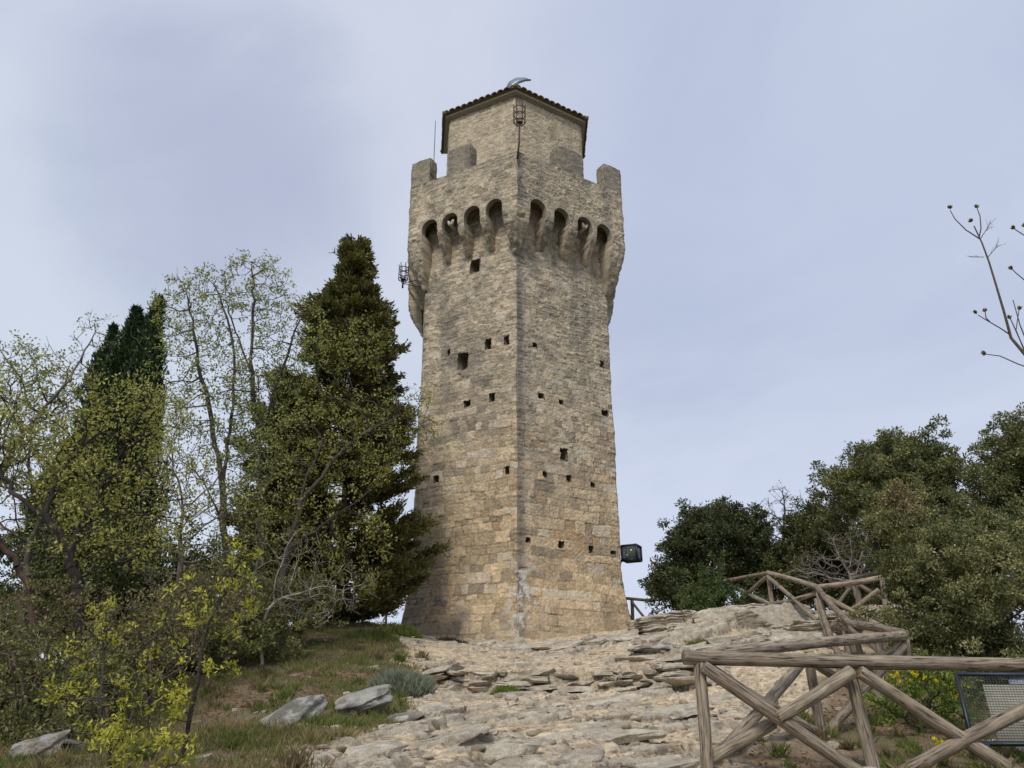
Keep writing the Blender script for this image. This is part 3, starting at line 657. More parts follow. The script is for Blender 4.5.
# roof: eaves cornice, barrel tiles on five low hips
rq = offs(.15, TP); rqo = offs(.25, TP); cen = np.mean(np.array(tq), axis=0); ZR = ZT+.02
mb = MB()
for f in range(5):
    A, B = tq[f], tq[(f+1) % 5]; A2, B2 = rq[f], rq[(f+1) % 5]
    mb.add([[*A, ZR-.03], [*B, ZR-.03], [*B2, ZR+.05], [*A2, ZR+.05]], [(0, 1, 2, 3)], (.30, .24, .18))
    mb.add([[*A2, ZR+.05], [*B2, ZR+.05], [*B2, ZR+.15], [*A2, ZR+.15]], [(0, 1, 2, 3)], (.42, .35, .26))
    A3, B3 = rqo[f], rqo[(f+1) % 5]
    mb.add([[*A2, ZR+.14], [*B2, ZR+.14], [*B3, ZR+.145], [*A3, ZR+.145]], [(0, 1, 2, 3)], (.16, .12, .09))
shift(mb, TL); roof_e = mb.build('roof', M_TILE, tower)
mb = MB(); AP = np.array([*cen, ZR+.15+1.0])
rr = np.random.default_rng(8)
for f in range(5):
    A, B = rqo[f], rqo[(f+1) % 5]; L = np.linalg.norm(B-A); e = (B-A)/L; nin = np.array([-e[1], e[0]])
    hgt = float((cen-A)@nin); ca = float((cen-A)@e); nt_ = int(L/.27)
    for k in range(nt_+1):
        u0 = (k+.5)*L/(nt_+1); lim = (u0/ca if u0 < ca else (L-u0)/(L-ca))*hgt
        s_ = 0
        while s_ < lim-.05:
            s1 = min(s_+.36, lim)
            z0 = ZR+.155+s_/hgt*1.0; z1 = ZR+.155+s1/hgt*1.0
            p0 = A+e*u0+nin*(s_-.03*rr.random()); p1 = A+e*(u0+rr.normal(0, .004))+nin*s1; r0 = .125; r1 = .10
            V = []; an = np.linspace(0, PI, 6)
            for p, z, r in ((p0, z0+.03, r0), (p1, z1, r1)):
                for a in an: q2 = p+e*r*math.cos(a); V.append([q2[0], q2[1], z+r*.85*math.sin(a)])
                for a in an[::-1]: q2 = p+e*(r-.016)*math.cos(a); V.append([q2[0], q2[1], z+(r-.016)*.85*math.sin(a)])
            Fq = [(j, (j+1) % 12, 12+(j+1) % 12, 12+j) for j in range(12)]+[(j, 11-j, 10-j, j+1) for j in range(5)]
            tone = rr.uniform(.7, 1.2); cl = np.array([.36, .28, .21])*tone if rr.random() < .7 else np.array([.33, .31, .25])*tone
            mb.add(V, Fq, cl); s_ += .33
    mb.add([[*A, ZR+.15], [*B, ZR+.15], [AP[0], AP[1], AP[2]]], [(0, 1, 2)], (.17, .13, .10))
    # hip row
    d = AP-np.array([*A, ZR+.16]); m = 9
    for k in range(m):
        a = np.array([*A, ZR+.2])+d*k/m; b = np.array([*A, ZR+.2])+d*(k+1.08)/m; mb.tube([a, b], [.095, .075], 8, np.array([.24, .19, .15])*rr.uniform(.75, 1.15))
shift(mb, TL).build('tiling', M_TILE, roof_e)
# rounded end stone on the near hip
def blob(mb, c, r, col, n=10, sc=(1, 1, 1), seed=0):
    th_ = np.linspace(0, PI, n); ph = np.linspace(0, 2*PI, 2*n, endpoint=False); T, Q = np.meshgrid(th_, ph, indexing='ij')
    V = np.stack([np.sin(T)*np.cos(Q), np.sin(T)*np.sin(Q), np.cos(T)], -1).reshape(-1, 3); V = V*(1+.08*vnoise(V[:, 0]*2, V[:, 1]*2, V[:, 2]*2, s=seed)[:, None])*r*np.array(sc)
    m = 2*n; i = np.arange(n-1)[:, None]*m; j = np.arange(m)[None]; k = (j+1) % m; mb.add(V+np.array(c), np.stack([i+j, i+m+j, i+m+k, i+k], -1).reshape(-1, 4), col)
mb = MB(); p = np.array([*rqo[0], ZR+.26])+np.array([0, .25, .02]); blob(mb, p, .19, (.42, .38, .32), sc=(1.1, 1, .9)); blob(mb, p+[.0, .1, .1], .09, (.40, .37, .32))
shift(mb, TL).build('hip_end_stone', M_STONE, roof_e)
# pale forked stone in one arch of each near face
for f, px, py in ((4, 451, 223), (0, 584.5, 226)):
    ua, za = on_plane(px, py, PO-.16, f); q = offs(PO-.16); e = q[(f+1) % 5]-q[f]; e /= np.linalg.norm(e); n = np.array([e[1], -e[0]]); B_ = np.array([*(q[f]+e*ua), za])
    E3 = np.array([*e, 0]); N3 = np.array([*n, 0]); mb = MB()
    for s_ in (-1, 1):
        t = np.linspace(0, 1, 7); pts = [B_+E3*s_*(.03+.075*k)+np.array([0, 0, -.10+.20*k])+N3*.02*k for k in t]
        mb.tube(pts, .055*np.array([.8, 1, 1.1, 1.1, 1, .8, .35]), 8, (.50, .46, .38))
    mb.tube([B_-N3*.5+[0, 0, -.10], B_+[0, 0, -.09]], .06, 8, (.42, .38, .32))
    shift(mb, TL).build('stone_spout', M_STONE, tower, smooth=True)
# feather on the roof peak
fe = empty('feather_vane', AP, 'grey blue metal feather curling to the right above the roof peak of the tower', 'weathervane')
tipY = AP[1]
mb = MB(); mb.tube([AP-[0, 0, .1], AP+[0, 0, 1.0]], [.035, .03], 8); shift(mb, AP).build('pole', M_DARK, fe)
mb = MB(); ctrl = [(512, 95), (513, 89), (515.5, 85.5), (519.5, 82.5), (525.5, 80.5), (531, 80.0)]
pc = np.array([P(a, b, tipY) for a, b in ctrl]); pc[0] = AP+[0, 0, .9]
t = np.linspace(0, len(pc)-1, 25); C3 = np.stack([np.interp(t, range(len(pc)), pc[:, k]) for k in range(3)], 1)
wd = np.interp(t, [0, 1, 2, 3, 4, 5], [.05, .22, .25, .22, .13, .01]); tg = np.gradient(C3, axis=0); tg /= np.linalg.norm(tg, axis=1)[:, None]
sd_ = np.cross(tg, [0, 1., 0]); V = []
for k in range(25):
    a = C3[k]; s_ = sd_[k]; V += [a-s_*wd[k]*.15+[0, .0, 0], a+[0, -.05, 0], a+s_*wd[k]*1.3, a+[0, .05, 0]]
i = np.arange(24)[:, None]*4; j = np.arange(4)[None]; k = (j+1) % 4
mb.add(V, np.stack([i+j, i+k, i+4+k, i+4+j], -1).reshape(-1, 4)); shift(mb, AP)
mb.build('feather', plain_mat('feather_metal', (.22, .27, .31), .45, .6), fe, smooth=True)
# ------------------------------------------------------------------ iron fire baskets
def basket(base, h, r, label, dirs, wall=None):
    """cage of iron bars with three hoops on a thin stem"""
    base = np.array(base, float); root = empty('fire_basket', base, label, 'torch basket', 'iron torch baskets on the tower')
    top = np.array(dirs[-1], float)
    mb = MB()
    for k in range(6):
        a = k*PI/3; d = np.array([math.cos(a), math.sin(a), 0])*r; mb.tube([top+d*.8, top+d+[0, 0, h*.18], top+d+[0, 0, h*1.0], top+d*1.12+[0, 0, h*1.12]], .015, 5)
    shift(mb, base).build('cage_bar', M_RUST, root)
    for hz_ in (0.12, .5, .85):
        mb = MB(); an = np.linspace(0, 2*PI, 15); mb.tube([top+[r*1.02*math.cos(a), r*1.02*math.sin(a), h*hz_] for a in an], .016, 5, cap=False); shift(mb, base).build('hoop', M_RUST, root)
    mb = MB(); blob(mb, top+[0, 0, .06], .09, (0, 0, 0), 7, (1, 1, .6)); mb.tube(dirs, [.034]*len(dirs), 6); shift(mb, base).build('stem', M_RUST, root)
    if wall is not None:
        mb = MB()
        for w_ in wall: mb.tube(w_, .014, 5)
        shift(mb, base).build('bracket', M_RUST, root)
b0 = np.array([*offs(PO+.07)[0], ZSILL-.38]); t0 = P(519.5, 124, b0[1]+.05)
basket(b0, .74, .19, 'rusty iron fire basket on a bent stem at the front corner of the parapet', [b0, (b0+t0)/2+[.03, 0, 0], t0])
l0 = P(403, 281, 24.6); wb_ = np.array([*offs(.42)[4], 0]); wb_ = P(415, 281, 24.5)
basket(l0, .60, .16, 'small iron fire basket on a wall bracket left of the tower below the corbels', [l0+[0, 0, -.28], l0],
       [[l0+[0, 0, -.1], wb_+[.25, 0, .1]], [l0+[0, 0, -.1], wb_+[.25, 0, -.25]]])
# thin mast behind left merlon
p = P(434.5, 158, offs(0)[4][1]+.8); q = P(435.5, 121, p[1]); rod = empty('lightning_rod', (p[0], p[1], 17.9), 'thin upright metal rod rising behind the left corner merlon', 'lightning rod')
mb = MB(); mb.tube([[p[0], p[1], 17.9], q], [.022, .012], 6); shift(mb, (p[0], p[1], 17.9)).build('mast', M_DARK, rod)
mb = MB(); mb.box([p[0], p[1], 17.93], (.2, .2, .05)); shift(mb, (p[0], p[1], 17.9)).build('foot_plate', M_DARK, rod)
# glazed floodlight housing on the right flank
M_GLASS, ntg, bg_ = mat_nodes('floodlight_glass'); bg_.inputs['Base Color'].default_value = c4(.12, .15, .13); bg_.inputs['Alpha'].default_value = .5; bg_.inputs['Roughness'].default_value = .08
fc = P(631.5, 553.5, 24.6); fl = empty('floodlight', fc, 'dark glazed floodlight box fixed to the right flank of the tower', 'floodlight')
R_ = np.array(Matrix.Rotation(math.radians(-28), 3, 'Z')); mb = MB(); hx, hy, hz_ = .24, .21, .22
cor = np.array([[a*hx, b*hy, c_*hz_] for a in (-1, 1) for b in (-1, 1) for c_ in (-1, 1)])@R_.T
for a in range(8):
    for b in range(a+1, 8):
        if bin(a ^ b).count('1') == 1: mb.tube([cor[a], cor[b]], .030, 4)
mb.build('frame', M_DARK, fl)
mb = MB(); mb.box((0, 0, hz_-.012), (2*hx, 2*hy, .02), R_); mb.build('lid', M_DARK, fl)
mb = MB(); mb.box((0, 0, -hz_+.03), (2*hx, 2*hy, .05), R_); mb.build('bottom_tray', M_DARK, fl)
for (c_, s_) in (((0, -hy, 0), (2*hx-.04, .006, 2*hz_-.05)), ((hx, 0, 0), (.006, 2*hy-.04, 2*hz_-.05)), ((0, hy, 0), (2*hx-.04, .006, 2*hz_-.05)), ((-hx, 0, 0), (.006, 2*hy-.04, 2*hz_-.05))):
    mb = MB(); mb.box(R_@np.array(c_), s_, R_); mb.build('glass_pane', M_GLASS, fl)
mb = MB(); mb.box(R_@np.array((.03, .0, 0)), (.16, .2, .26), R_); mb.tube([R_@np.array((0, 0, -.2)), R_@np.array((0, 0, 0))], .02, 6); mb.build('lamp_body', M_DARK, fl)
mb = MB(); mb.box(R_@np.array((-.07, 0, 0)), (.02, .22, .24), R_); mb.build('reflector', plain_mat('lamp_reflector', (.75, .76, .75), .3), fl)
mb = MB(); mb.tube([(-hx, .1, -.2), (-.75, .1, -.2)], .025, 6); mb.tube([(-hx, .1, -.2), (-.75, .1, -.5)], .02, 6); mb.build('wall_bracket', M_DARK, fl)

# ================================================================== rocks
def rockmesh(size, seed, sub=14, cuts=9, rough=.04):
    g = np.linspace(-1, 1, sub); rr = np.random.default_rng(seed); Vs = []; Fs = []; n = 0
    for ax in range(3):
        for sg in (-1, 1):
            a, b = np.meshgrid(g, g, indexing='ij'); p = np.zeros(a.shape+(3,)); p[..., ax] = sg; p[..., (ax+1) % 3] = a; p[..., (ax+2) % 3] = b
            i = (np.arange(sub-1)[:, None]*sub+np.arange(sub-1)[None]); q = np.stack([i, i+sub, i+sub+1, i+1], -1).reshape(-1, 4)
            if sg < 0: q = q[:, ::-1]
            Vs.append(p.reshape(-1, 3)); Fs.append(q+n); n += sub*sub
    V = np.concatenate(Vs); V = V/np.linalg.norm(V, axis=1)[:, None]**.75
    for _ in range(cuts):
        d = rr.normal(size=3); d /= np.linalg.norm(d); k = rr.uniform(.55, .95); t = np.maximum(V@d-k, 0); V = V-t[:, None]*d
    V = V*(1+rough*fbm(V[:, 0]*2+seed, V[:, 1]*2, V[:, 2]*2, o=4, s=seed)[:, None]*2)
    return V*np.array(size)/2, np.concatenate(Fs)
def boulder(px, py, Y, size, rot, label, seed, col=(.33, .32, .28), sink=.27, cat='rock', grp=None, name='boulder'):
    p = P(px, py, Y); z = HF1(p[0], p[1]); V, F_ = rockmesh(size, seed, 26, 12, .05)
    R3 = np.array(Matrix.Rotation(math.radians(rot[2]), 3, 'Z') @ Matrix.Rotation(math.radians(rot[1]), 3, 'Y') @ Matrix.Rotation(math.radians(rot[0]), 3, 'X'))
    # bedding grooves along the slab
    V = V*(1+.05*np.sign(np.sin(V[:, 2:3]*60+3*fbm(V[:, 0]*4, V[:, 1]*4, s=seed)[:, None]))*np.array([1, 1, 0]))
    V = V@R3.T; n = fbm(V[:, 0]*9+seed, V[:, 1]*9, V[:, 2]*9, s=seed+1)*.5+.5; m = fbm(V[:, 0]*3+seed, V[:, 1]*3, V[:, 2]*3, s=seed+2)*.5+.5
    c_ = mixc(np.broadcast_to(np.array(col), (len(V), 3)), np.array([.13, .12, .10]), sstep(.45, .60, n)*.85); c_ = mixc(c_, np.array([.36, .30, .22]), sstep(.5, .7, m)*.6)
    o = mesh_np(name, V, F_, M_ROCK, cols=c_); o.location = (p[0], p[1], z+size[2]*(.5-sink)); tag(o, label, cat, grp); return o
boulder(288, 724, 8.7, (.80, .42, .26), (28, -33, 12), 'grey lichened slab leaning in the grass left of the path', 3)
boulder(362, 712, 9.4, (.80, .48, .34), (22, -20, 8), 'larger grey lichened rock beside the silvery bush', 5)
boulder(404, 718, 9.0, (.42, .3, .16), (10, -12, 20), 'small pale wedge shaped rock right of the lichened rock', 8, (.42, .39, .34))
boulder(30, 762, 6.6, (.50, .34, .26), (22, -34, 20), 'grey rock in the bottom left corner under the brush', 13, (.34, .33, .31))
boulder(75, 762, 6.9, (.30, .2, .12), (0, 10, 40), 'small tan stone by the bottom left rock', 14, (.36, .33, .28))
boulder(450, 697, 11.6, (.42, .26, .11), (0, 4, 0), 'flat pale stone lying on the bare path below the ledge', 19, (.46, .40, .32))
boulder(655, 667, 14.0, (.95, .40, .20), (0, -3, 5), 'white lichened rock jutting from the ledge near the fence end', 21, (.42, .40, .35), .5)
boulder(512, 699, 11.4, (.20, .2, .14), (30, 20, 0), 'small upright stone at the middle of the path', 25, (.42, .37, .30))
boulder(590, 648, 18.6, (.55, .35, .25), (10, -20, 30), 'tilted brown stone against the foot of the tower', 27, (.36, .30, .24))
boulder(630, 646, 18.2, (.60, .35, .26), (10, -30, 25), 'squarish tilted block near the right foot of the tower', 29, (.38, .33, .27))
boulder(870, 762, 7.2, (.40, .25, .12), (0, 5, 10), 'white speckled stone at the foot of the middle fence post', 33, (.55, .55, .53))
def plate(L_, W_, T_, seed):
    sub = 22 if T_ < .3 else 48; rr = np.random.default_rng(seed); V, F_ = rockmesh((2, 2, 2), seed, sub, 0, .0)
    V = V/np.abs(V).max(1)[:, None]; V = V/(np.abs(V[:, :1])**3+np.abs(V[:, 1:2])**3+1e-6+np.abs(V[:, 2:])**8*0+1)**.12
    for _ in range(9):
        an = rr.uniform(0, 2*PI); d = np.array([math.cos(an), math.sin(an), rr.normal()*.25]); d /= np.linalg.norm(d); k = rr.uniform(.5, .85); V = V-np.maximum(V@d-k, 0)[:, None]*d
    for _ in range(3):
        d = np.array([rr.normal()*.25, rr.normal()*.25, 1.]); d /= np.linalg.norm(d); k = rr.uniform(.65, .95); V = V-np.maximum(V@d-k, 0)[:, None]*d
    V = V*np.array([L_, W_, T_])/2
    side = sstep(.6, .98, np.hypot(V[:, 0]/L_*2, V[:, 1]/W_*2))
    bed = fbm(V[:, 0]*2+seed, V[:, 1]*2, V[:, 2]*38, o=2, s=seed)
    V[:, :2] *= 1+(.16*bed*side)[:, None]
    if T_ > .3: V[:, 2] += .07*fbm(V[:, 0]*2+seed, V[:, 1]*2.6, s=seed+5)-.05*sstep(.05, 0, np.abs(fbm(V[:, 0]*1.3+seed, V[:, 1]*2.5+.6*V[:, 0], s=seed+6)))
    V[:, 2] += .012*fbm(V[:, 0]*7+seed, V[:, 1]*7, s=seed+1)*3*min(1, T_*6)*.6
    return V, F_
PV, PF, PC, pn = [], [], [], 0
def put_plate(x, y, L_, W_, T_, hd, ta, tb_, up_, seed, dark=0.):
    global pn
    V, F_ = plate(L_, W_, T_, seed); M3 = np.array(Matrix.Rotation(math.radians(hd), 3, 'Z') @ Matrix.Rotation(math.radians(-ta), 3, 'Y') @ Matrix.Rotation(math.radians(tb_), 3, 'X')); V = V@M3.T
    n = fbm(V[:, 0]*6+seed, V[:, 1]*6, V[:, 2]*22, s=seed+2)*.5+.5; n2 = fbm(V[:, 0]*22+seed, V[:, 1]*22, V[:, 2]*40, s=seed+3)*.5+.5; b_ = rg.uniform(.8, 1.12)
    c_ = mixc(np.broadcast_to(np.array([.49, .43, .33])*b_, (len(V), 3)), np.array([.33, .285, .22]), sstep(.45, .72, n)); c_ = mixc(c_, np.array([.47, .46, .42]), sstep(.58, .7, n2)*.5); c_ = c_*(.75+.5*n2[:, None])*(1-dark)
    PV.append(V+[x, y, HF1(x, y)+up_]); PF.append(F_+pn); PC.append(c_); pn += len(V)
rg = np.random.default_rng(23); sd_ = 3000
# the layered ledge across the path: three courses of broken plates
ledge_y = lambda x: float(12.7+.35*fbm(np.array([x*1.3]), np.array([3.]), s=41)[0]+.12*fbm(np.array([x*6.]), np.array([0.]), s=42)[0]+.10*x)
x = -1.15
while x < 2.75:
    L_ = rg.uniform(.25, .8); yl_ = ledge_y(x); z0 = HF1(x, yl_-.12)
    for lay in range(4):
        if rg.random() < .12: continue
        W_ = rg.uniform(.40, .60); T_ = rg.uniform(.07, .10); yy = yl_-.22+.075*lay+rg.normal()*.035+W_/2; zc = z0+.05+.072*lay
        put_plate(x+rg.normal()*.10, yy, L_*rg.uniform(.7, 1.3), W_, T_, rg.normal()*7, rg.normal()*3+1, rg.normal()*2-1, zc-HF1(x, yy), sd_, .05*rg.random()); sd_ += 1
    x += L_*.62
for (px, py, Yp, L_, W_, T_, hd, ta, tb_, up_) in [
    (672,634,18.9,2.9,1.5,.62,10,8,0,-.04),(722,626,18.3,2.0,1.5,.60,14,8,0,-.04),(768,626,17.6,2.1,1.5,.62,6,5,0,-.03),(815,632,16.8,1.7,1.3,.5,-5,4,0,-.04),
    (735,650,15.8,1.9,1.0,.36,15,9,1,-.03),(790,646,15.6,1.6,1.0,.36,8,7,1,-.03),(850,636,16.8,1.7,1.1,.45,0,3,0,-.02),(882,624,17.5,1.5,1.0,.45,5,0,0,.0),(700,655,15.0,1.0,.5,.16,18,12,4,.03),
    (655,650,17.0,1.0,.5,.14,25,12,8,.05),(628,650,17.6,.8,.5,.16,35,16,10,.06),(600,652,17.5,.8,.4,.13,35,18,8,.05),(570,655,17.2,.9,.4,.12,32,16,6,.04),(540,652,17.8,1.1,.5,.12,24,12,8,.04),(505,650,18.2,1.1,.45,.10,20,12,8,.03),
    (560,643,19.4,1.2,.4,.12,10,6,6,.03),(610,641,19.6,1.1,.4,.14,6,6,6,.04),(480,647,19,.9,.4,.1,15,8,6,.03),
    (512,760,6.9,.6,.4,.09,15,8,6,.02),(580,764,6.7,.5,.35,.10,32,9,6,.03),(625,742,7.8,.7,.45,.08,24,7,4,.02),(655,760,6.9,.7,.4,.09,30,10,6,.03),(450,754,7.2,.7,.35,.10,20,12,8,.03),(395,742,7.9,.7,.3,.09,28,14,8,.03),
    (425,718,9.3,.7,.35,.10,12,8,8,.03),(370,765,6.6,.7,.35,.10,34,12,8,.02),(535,724,8.7,.5,.3,.08,40,14,8,.03),(560,722,8.8,.45,.25,.08,38,14,8,.03),(660,718,9.1,1.0,.5,.09,15,8,6,.02),(610,702,10.3,.9,.4,.09,28,9,8,.02),
    (480,705,10.4,.5,.3,.07,10,10,6,.02),(690,690,12.3,1.2,.5,.14,3,2,5,.04),(720,700,11.3,.7,.4,.1,10,5,5,.03),(640,676,13.6,.9,.4,.12,4,3,4,.05)]:
    p = P(px, py, Yp); put_plate(p[0], p[1], L_, W_, T_, hd, ta, tb_, up_-.02, sd_); sd_ += 1
for k in range(110):
    y = 5.9+13.5*rg.random()**1.3; x = rg.uniform(-.22*y+.1, .17*y+.8); gl_, gr_ = masks(np.array([x]), np.array([y]))
    if max(gl_[0], gr_[0]) > .3: continue
    L_ = rg.uniform(.06, .24)*(1+.03*y); put_plate(x, y, L_, L_*rg.uniform(.4, .7), rg.uniform(.03, .07), rg.normal(22, 25), rg.normal(9, 6), rg.normal(6, 4), .0, sd_); sd_ += 1
for k in range(46):
    if k < 32: y = 6.2+9*rg.random(); x = -rg.uniform(.14, .42)*y
    else: y = 6.4+4*rg.random(); x = rg.uniform(.24, .6)*y
    L_ = rg.uniform(.08, .32); put_plate(x, y, L_, L_*rg.uniform(.5, .8), rg.uniform(.04, .10), rg.normal(25, 25), rg.normal(14, 8), rg.normal(6, 5), -.01, sd_, .1); sd_ += 1
o = mesh_np('bedrock', np.concatenate(PV), np.concatenate(PF), M_ROCK, cols=np.concatenate(PC)); tag(o, kind='structure')
# loose gravel and stones: uncountable
rr = np.random.default_rng(77); mb_V = []; mb_F = []; mb_C = []; n_ = 0
tmpl = [rockmesh((1, 1, 1), 900+k, 3, 5, .05) for k in range(8)]
xs = []; 
while len(xs) < 13000:
    y = 5.7+14.5*rr.random()**1.3; x = rr.uniform(-.55*y, .62*y); xs.append((x, y))
xs = np.array(xs); gl_, gr_ = masks(xs[:, 0], xs[:, 1]); g_ = np.maximum(gl_, gr_)
kp = (rr.random(len(xs)) > g_*.80)
du_ = fbm(xs[:, 0]*1.5, xs[:, 1]*1.5, s=88) > rr.uniform(-.7, .5, len(xs)); xs = xs[kp & du_]
zs = HF(xs[:, 0], xs[:, 1])
for k in range(len(xs)):
    V, F_ = tmpl[k % 8]; s_ = min(.10, .009+.010*rr.pareto(1.6))*(.7+xs[k, 1]*.05); a = rr.uniform(0, 2*PI); ca_, sa_ = math.cos(a), math.sin(a)
    W_ = V*np.array([s_*1.3, s_, s_*rr.uniform(.35, .7)]); W_ = np.stack([W_[:, 0]*ca_-W_[:, 1]*sa_, W_[:, 0]*sa_+W_[:, 1]*ca_, W_[:, 2]], 1)
    mb_V.append(W_+[xs[k, 0], xs[k, 1], zs[k]+s_*.1]); mb_F.append(F_+n_); n_ += len(V)
    mb_C.append(np.broadcast_to(np.array([.48, .41, .31])*rr.uniform(.6, 1.2)*np.array([1, rr.uniform(.95, 1.02), rr.uniform(.85, 1.1)]), (len(V), 3)))
o = mesh_np('gravel', np.concatenate(mb_V), np.concatenate(mb_F), M_ROCK, cols=np.concatenate(mb_C)); tag(o, 'loose pale gravel and stone chips on the bare rocky path', 'gravel', kind='stuff')

# ================================================================== grass and litter
def blades(x, y, z, ln, wd, col, rr, lean=.5):
    n = len(x); a = rr.uniform(0, 2*PI, n); l = rr.uniform(.1, 1, n)*lean; b = rr.uniform(0, 2*PI, n)
    px_ = np.cos(a)*wd/2; py_ = np.sin(a)*wd/2; dx = np.cos(b)*ln*l; dy = np.sin(b)*ln*l; hz2 = ln*np.sqrt(1-np.clip(l, 0, .95)**2)
    V = np.empty((n, 4, 3)); V[:, 0] = np.stack([x-px_, y-py_, z], 1); V[:, 1] = np.stack([x+px_, y+py_, z], 1)
    V[:, 2] = np.stack([x+px_*.7+dx*.4, y+py_*.7+dy*.4, z+hz2*.65], 1); V[:, 3] = np.stack([x+dx, y+dy, z+hz2], 1)
    i = np.arange(n)[:, None]*4; F_ = np.concatenate([i+[0, 1, 2], i+[0, 2, 3]])
    return V.reshape(-1, 3), F_, np.repeat(col, 4, axis=0)
def grass(n, seed, region, ln, wd, ca, cb, thr, name, label, fs=1.2, lean=.55):
    rr = np.random.default_rng(seed); x, y = region(rr, n); gl_, gr_ = masks(x, y); g_ = np.maximum(gl_, gr_)
    cl = fbm(x*fs, y*fs, s=seed)+.5*fbm(x*5, y*5, s=seed+1)
    k = (g_ > rr.random(n)*.9+.05) & (cl > thr+.25*rr.normal(size=n)); k &= ~in_tower(x, y); x, y, cl = x[k], y[k], cl[k]; z = HF(x, y)-.01
    t = rr.random(len(x)); c_ = np.array(ca)[None]*(1-t[:, None])+np.array(cb)[None]*t[:, None]; c_ = c_*rr.uniform(.7, 1.25, (len(x), 1))
    L_ = ln*rr.uniform(.4, 1.3, len(x))*(.75+.5*np.clip(cl, -.5, 1)); V, F_, C_ = blades(x, y, z, L_, wd*(.6+y*.07), c_, rr, lean)
    o = mesh_np(name, V, F_, M_BLADE, cols=C_); return tag(o, label, 'grass', kind='stuff')
def in_tower(x, y):
    r = np.ones(len(x), bool); q = offs(.25)
    for k in range(5):
        A, B = q[k], q[(k+1) % 5]; e = B-A; r &= ((x-A[0])*e[1]-(y-A[1])*e[0]) < 0
    return r
reg_l = lambda rr, n: (lambda y: (rr.uniform(-.62, -.08, n)*y, y))(5.5+18*rr.random(n)**.85)
reg_r = lambda rr, n: (lambda y: (rr.uniform(.2, .72, n)*y, y))(5.9+10*rr.random(n))
grass(110000, 201, reg_l, .10, .004, (.28, .22, .12), (.20, .165, .085), -.10, 'dry_grass', 'dry straw coloured grass on the bank left of the tower', lean=.75)
grass(150000, 202, reg_l, .095, .0045, (.11, .15, .04), (.20, .20, .07), -.02, 'green_grass', 'short green grass growing in patches on the left bank')
grass(40000, 203, reg_r, .075, .0045, (.12, .17, .045), (.17, .20, .06), .05, 'green_grass', 'low green grass below the log fence on the right', lean=.8)
def litter(n, seed, region, label):
    rr = np.random.default_rng(seed); x, y = region(rr, n); gl_, gr_ = masks(x, y); g_ = np.maximum(gl_, gr_); cl = fbm(x*1.1+5, y*1.1, s=seed)
    k = (g_ > .35) & (cl > -.05+.2*rr.normal(size=n)) & ~in_tower(x, y); x, y = x[k], y[k]; z = HF(x, y)+.01; n = len(x); s_ = rr.uniform(.012, .03, n)*(.6+y*.07)
    a = rr.normal(size=(n, 3)); a[:, 2] *= .3; a /= np.linalg.norm(a, axis=1)[:, None]; b = rr.normal(size=(n, 3)); b[:, 2] *= .5; b -= (b*a).sum(1)[:, None]*a; b /= np.linalg.norm(b, axis=1)[:, None]
    c0 = np.stack([x, y, z], 1); V = np.stack([c0-a*s_[:, None], c0-b*s_[:, None]*.5, c0+a*s_[:, None], c0+b*s_[:, None]*.5], 1).reshape(-1, 3)
    t = rr.random((n, 1)); c_ = np.array([[.27, .14, .085]])*(1-t)+np.array([[.36, .27, .19]])*t; c_ = c_*rr.uniform(.6, 1.2, (n, 1))
    o = mesh_np('leaf_litter', V, np.arange(4*n).reshape(-1, 4), M_BLADE, cols=np.repeat(c_, 4, 0)); tag(o, label, 'leaf litter', kind='stuff')
litter(16000, 211, reg_l, 'reddish brown fallen leaves on the left bank'); litter(14000, 212, reg_r, 'reddish brown fallen leaves under the fence on the right')

def weeds(seed, region, n, label):
    rr = np.random.default_rng(seed); x, y = region(rr, n); gl_, gr_ = masks(x, y); g_ = np.maximum(gl_, gr_); k = (g_ > .25) & ~in_tower(x, y) & (fbm(x*.8, y*.8, s=seed) > -.15+.15*rr.normal(size=n)); x, y = x[k], y[k]
    Vs, Fs, Cs, m = [], [], [], 0; pal = [((.10, .14, .035), (.17, .20, .06)), ((.19, .18, .07), (.27, .24, .12)), ((.30, .24, .14), (.22, .17, .09)), ((.13, .10, .06), (.18, .13, .08))]
    for a, b in zip(x, y):
        q = int(rr.integers(40, 130)); r = rr.uniform(.04, .14)*(.8+.03*b); h = rr.uniform(.06, .20)*(.8+.02*b); an = rr.uniform(0, 2*PI, q); d = r*rr.random(q)**.6; xx = a+np.cos(an)*d; yy = b+np.sin(an)*d
        ca, cb = pal[int(rr.choice(4, p=[.4, .25, .22, .13]))]; t = rr.random((q, 1)); c_ = (np.array(ca)*(1-t)+np.array(cb)*t)*rr.uniform(.7, 1.2, (q, 1))
        V, F_, C_ = blades(xx, yy, HF(xx, yy)-.01, h*(1-.5*(d/r)**2)*rr.uniform(.5, 1.15, q), .0035+.0004*b, c_, rr, .75); Vs.append(V); Fs.append(F_+m); Cs.append(C_); m += len(V)
    o = mesh_np('weeds', np.concatenate(Vs), np.concatenate(Fs), M_BLADE, cols=np.concatenate(Cs)); tag(o, label, 'weeds', kind='stuff')
weeds(221, reg_l, 900, 'uneven tufts of green and dry weeds on the left bank'); weeds(222, reg_r, 420, 'uneven weed tufts below the log fence on the right')
